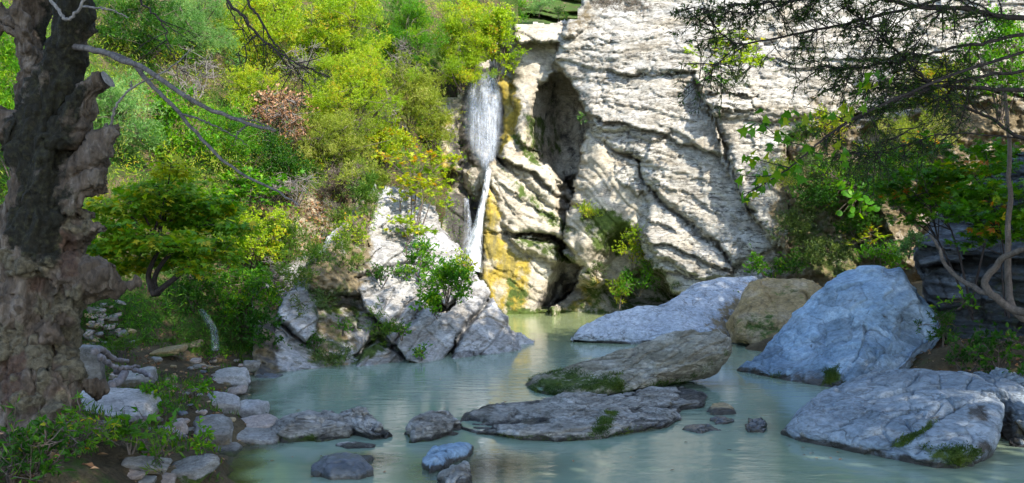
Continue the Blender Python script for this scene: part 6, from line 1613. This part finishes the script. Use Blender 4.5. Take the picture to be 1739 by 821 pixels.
# ------------------------------------------------------------------ the trees on the right bank that lean over the water
t = thing("overhanging_tree", (6.6, 8.6, 1.0), label="dark small-leaved tree reaching its fine boughs over the pool from the right", category="tree")
g = Geo()
l = smooth_line([(6.7, 8.4, 0.4), (6.5, 8.4, 2.0), (6.2, 8.3, 3.6), (5.6, 8.2, 4.8), (4.9, 8.1, 5.6), (4.2, 8, 6.4), (3.2, 7.9, 7.4)], 30, 0.01, R)
tube(g, l, np.linspace(0.19, 0.05, 30), 14); g.part("trunk", M_DARKTWIG, t)
OT = [
 ([(1900, 40, 8.2), (1780, 32, 8.2), (1700, 28, 8.1), (1650, 18, 8.1), (1560, 12, 8.0), (1450, -8, 7.9), (1330, 4, 7.9), (1240, 10, 7.9)], 0.042, 0.006),
 ([(1900, 170, 8.2), (1739, 155, 8.2), (1660, 150, 8.1), (1596, 146, 8.1), (1571, 133, 8.0), (1527, 92, 8.0), (1476, 44, 7.9), (1430, 10, 7.9)], 0.03, 0.006),
 ([(1900, 60, 8.3), (1739, 60, 8.3), (1680, 70, 8.2), (1600, 85, 8.2), (1530, 104, 8.1), (1480, 112, 8.1), (1430, 118, 8.0), (1390, 108, 8.0)], 0.026, 0.004),
 ([(1860, -30, 8.2), (1700, -30, 8.2), (1560, 10, 8.2), (1480, 30, 8.1), (1418, 44, 8.0), (1383, 53, 8.0), (1330, 63, 7.9), (1256, 75, 7.9), (1225, 55, 7.9), (1205, 32, 7.9), (1192, 6, 7.9)], 0.024, 0.004),
 ([(1256, 75, 7.9), (1232, 96, 7.9), (1204, 122, 7.9), (1180, 140, 7.9)], 0.006, 0.002),
 ([(1700, -60, 8.0), (1600, -30, 8.0), (1480, -20, 7.9), (1380, -10, 7.8), (1290, 20, 7.8), (1215, 20, 7.8), (1160, 10, 7.8)], 0.02, 0.003),
 ([(1880, 290, 8.5), (1739, 238, 8.5), (1690, 205, 8.5), (1650, 188, 8.4), (1600, 168, 8.4), (1560, 150, 8.4), (1500, 150, 8.3), (1440, 153, 8.3)], 0.028, 0.003),
 ([(1860, 110, 8.0), (1720, 122, 8.0), (1641, 136, 7.9), (1560, 158, 7.9), (1500, 178, 7.8), (1440, 208, 7.7), (1400, 236, 7.6)], 0.022, 0.006),
 ([(1800, 250, 8.6), (1700, 232, 8.6), (1600, 228, 8.5), (1540, 246, 8.5), (1480, 260, 8.5), (1420, 262, 8.4)], 0.012, 0.002),
 ([(1640, 190, 8.4), (1560, 215, 8.4), (1500, 250, 8.3), (1470, 275, 8.3)], 0.007, 0.002),
 ([(1650, -80, 7.6), (1620, -10, 7.6), (1590, 30, 7.6), (1560, 70, 7.6), (1545, 95, 7.6)], 0.012, 0.003),
 ([(1560, -70, 7.6), (1530, -5, 7.6), (1490, 60, 7.6), (1450, 120, 7.6), (1420, 160, 7.6)], 0.010, 0.002),
]
OT = [(a, b * 0.7, c * 0.8) for a, b, c in OT]
branch_system(t, OT, 19, 0.42, -0.12, 81, (0.046, 0.009), M_DARKTWIG, sub=3, per=11, span=(0.3, 1.0))

# maple bough with big leaves, each leaf a part
def maple_bough():
    rs = np.random.RandomState(19)
    t = thing("maple_bough", P(1560, 160, 7.5), label="bough with large green maple leaves hanging low in front of the cliff", category="branch")
    D1 = 7.4
    l = smooth_line([P(1840, 60, 7.7), P(1640, 120, 7.6), P(1480, 186, D1), P(1400, 236, D1), P(1345, 282, D1), P(1300, 312, D1), P(1258, 334, D1)], 40, 0.004, rs)
    g = Geo(); tube(g, l, np.linspace(0.014, 0.003, 40), 7); g.part("bough", M_DARKTWIG, t)
    g = Geo()
    for pts in ([(1340, 285), (1300, 275), (1262, 262)], [(1320, 298), (1280, 300), (1250, 296)], [(1380, 250), (1330, 240), (1280, 222)], [(1370, 258), (1400, 262), (1440, 262)], [(1330, 240), (1300, 215), (1285, 195)], [(1440, 206), (1400, 190), (1362, 180)], [(1440, 206), (1460, 195), (1500, 160)], [(1300, 312), (1275, 325), (1262, 340)]):
        w = smooth_line([P(x, y, D1 + rs.normal(0, .06)) for x, y in pts], 10); g = Geo(); tube(g, w, np.linspace(0.005, 0.002, 10), 5)
        g.part("twig", M_DARKTWIG, t)
    # leaf shapes shared by all leaves
    shapes = []
    for k in range(6):
        gg = Geo(); palmate(gg, np.zeros((1, 3)), np.array([[1.0, 0, 0]]), 1.0, np.array([[0.2, 0.35, 0.45, 0.55, 0.7, 0.85][k]]).ravel(), rs)
        shapes.append(gg.mesh("maple_leaf", ML['maple'], (0, 0, 0), False))
    spots = []
    for (x0, y0, x1, y1, n, wd) in ((1262, 262, 1340, 285, 14, 16), (1250, 300, 1320, 300, 14, 14), (1262, 336, 1310, 310, 10, 10), (1330, 290, 1440, 262, 20, 18), (1280, 222, 1380, 250, 14, 16), (1280, 195, 1320, 230, 9, 14), (1340, 186, 1440, 204, 10, 12), (1430, 200, 1480, 150, 14, 18), (1440, 150, 1520, 130, 8, 14), (1330, 196, 1350, 200, 3, 8)):
        f = rs.rand(n)
        spots += [(x0 + (x1 - x0) * a + rs.normal(0, wd * .5), y0 + (y1 - y0) * a + rs.normal(0, wd * .5)) for a in f]
    o_ = np.array(ORIG[t.name])
    for k, (x, y) in enumerate(spots):
        o = bpy.data.objects.new("maple_leaf", shapes[rs.randint(6)]); COL.objects.link(o); o.parent = t
        o.location = P(x, y, D1 + rs.normal(0, 0.12)) - o_
        sz = rs.uniform(0.055, 0.085); o.scale = (sz, sz, sz)
        o.rotation_euler = (rs.normal(0, 0.6) + 0.5, rs.normal(0.35, 0.35), rs.normal(math.pi * 1.05, 0.8))
maple_bough()

def big_leaf_plant():
    rs = np.random.RandomState(29)
    D1 = 22.9
    t = thing("big_leaved_plant", P(1460, 375, D1), label="plant with large round green leaves hanging on the earth bank", category="plant")
    g = Geo(); c0 = P(1462, 330, D1 + .2)
    circ = np.array([(0.5 * math.sin(a) * (1 - 0.0 * a), 0.5 - 0.55 * math.cos(a)) for a in np.linspace(0.25, 2 * math.pi - 0.25, 11)]); circ = np.concatenate([[(0, 0.12)], circ])
    gg = Geo(); palmate(gg, np.zeros((1, 3)), np.array([[1.0, 0, 0]]), 1.0, np.array([0.75]), rs, lob=circ); m1 = gg.mesh("big_leaf", ML['green'], (0, 0, 0), False)
    gg = Geo(); palmate(gg, np.zeros((1, 3)), np.array([[1.0, 0, 0]]), 1.0, np.array([0.45]), rs, lob=circ); m2 = gg.mesh("big_leaf", ML['green'], (0, 0, 0), False)
    o_ = np.array(ORIG[t.name])
    for k in range(64):
        x = 1458 + rs.uniform(-36, 38); y = 330 + 0.35 * (x - 1458) * -0.6 + rs.uniform(-34, 34)
        p = P(x, y, D1 - 0.3 + rs.normal(0, 0.12))
        tube(g, smooth_line([c0, (c0 + p) / 2 + [0, 0, 0.05], p], 6), [0.008, .007, .006, .006, .005, .004], 4, False)
        o = bpy.data.objects.new("big_leaf", (m1, m2)[k % 2]); COL.objects.link(o); o.parent = t
        o.location = p - o_; sz = rs.uniform(0.13, 0.22); o.scale = (sz, sz, sz)
        o.rotation_euler = (rs.normal(0.9, 0.3), rs.normal(0.4, 0.3), rs.normal(-1.6, 0.9))
    g.part("stalks", M_TWIG, t)
big_leaf_plant()

# twisted trunks under the leaves on the right
def thin_trunk(lines, label, seed, mat=M_TWIG):
    rs = np.random.RandomState(seed); b = P(*lines[0][0][0])
    t = thing("thin_tree", b, label=label, category="tree")
    for k, (pts, r0, r1) in enumerate(lines):
        g = Geo(); tube(g, smooth_line([P(*q) for q in pts], 26, 0.006, rs), np.linspace(r0, r1, 26), 9)
        g.part("trunk" if k == 0 else "limb", mat, t)
thin_trunk([([(1745, 545, 11.6), (1718, 520, 11.8), (1712, 470, 12), (1712, 400, 12), (1715, 330, 12), (1712, 240, 12), (1706, 150, 12)], 0.05, 0.02)], "straight thin trunk rising at the right edge", 31)
thin_trunk([([(1760, 535, 11.2), (1720, 525, 11.4), (1690, 505, 11.5), (1672, 480, 11.6), (1690, 455, 11.6), (1705, 438, 11.5), (1740, 424, 11.3), (1790, 415, 11)], 0.05, 0.03),
            ([(1690, 505, 11.5), (1660, 492, 11.7), (1625, 470, 12), (1602, 445, 12.2), (1594, 420, 12.3), (1580, 400, 12.4)], 0.035, 0.015)], "twisted bare trunk bending low over the dark gap at the right edge", 33)

# trees behind and beside the viewer whose crowns shade the near half of the pool
def shade_tree(x, y, lean, h, R_, label, seed):
    rs = np.random.RandomState(seed)
    foot = np.array([x, y, 0.2]); top = np.array([x + lean[0], y + lean[1], h])
    t = thing("alder_tree", foot, label=label, category="tree")
    g = Geo(); tube(g, smooth_line([foot, (foot + top) / 2 + rs.normal(0, .2, 3), top], 20), np.linspace(0.25, 0.08, 20), 12); g.part("trunk", M_TWIG, t)
    k = 70; q = nrm(rs.normal(0, 1, (k, 3))) * (rs.uniform(0.1, 1, k) ** 0.45)[:, None] * np.array([R_, R_, R_ * 0.42]) + top
    bg = Geo(); lg = Geo()
    for c in q:
        tube(bg, smooth_line([top * 0.6 + foot * 0.4 + (top - foot) * 0.3 * rs.rand(), (top + c) / 2 - [0, 0, .2], c], 8), np.linspace(0.06, 0.012, 8), 5)
        m = 620
        p = c + rs.normal(0, 1, (m, 3)) * np.array([0.62, 0.62, 0.30]) * R_ / 4.5
        leaf_cloud(lg, p, rs.normal(0, 1, (m, 3)) * [1, 1, 0.4], rs.uniform(0.13, 0.21, m), rs.uniform(0.11, 0.15, m), rs.rand(m), rs, upbias=1.5)
    bg.part("limbs", M_TWIG, t); lg.part("crown", ML['green'], t, smooth=False, kind='stuff')
shade_tree(6.4, 2.4, (-4.0, 2.6), 8.6, 5.2, "alder leaning over the near water from the right bank, behind the viewer's shoulder", 41)
shade_tree(9.5, 6.0, (-1.2, 1.4), 8.8, 5.0, "alder on the right bank beside the overhanging tree, outside the view", 42)
shade_tree(13, 10.5, (-0.8, 0.8), 8.8, 4.8, "alder farther along the right bank, outside the view", 43)
shade_tree(9.0, -2.0, (-2.0, 1.0), 9.0, 5.0, "alder behind the viewer on the right bank", 44)

def floating_leaves():
    rs = np.random.RandomState(55); lg = Geo()
    pts = [(rs.uniform(450, 1300), rs.uniform(640, 815)) for _ in range(26)] + [(rs.uniform(560, 600), rs.uniform(716, 735)) for _ in range(14)] + [(rs.uniform(1330, 1500), rs.uniform(752, 780)) for _ in range(10)]
    q = np.array([G(x, y, 0.008) for x, y in pts]); m = len(q); a = rs.uniform(0, 6.28, m)
    leaf_cloud(lg, q, np.stack([np.cos(a), np.sin(a), 0 * a], 1), rs.uniform(0.03, 0.07, m), rs.uniform(0.02, 0.035, m), rs.rand(m), rs, fold=0.06, upbias=6.0)
    lg.top("floating_leaves", ML['dead'], kind='stuff', smooth=False)
floating_leaves()
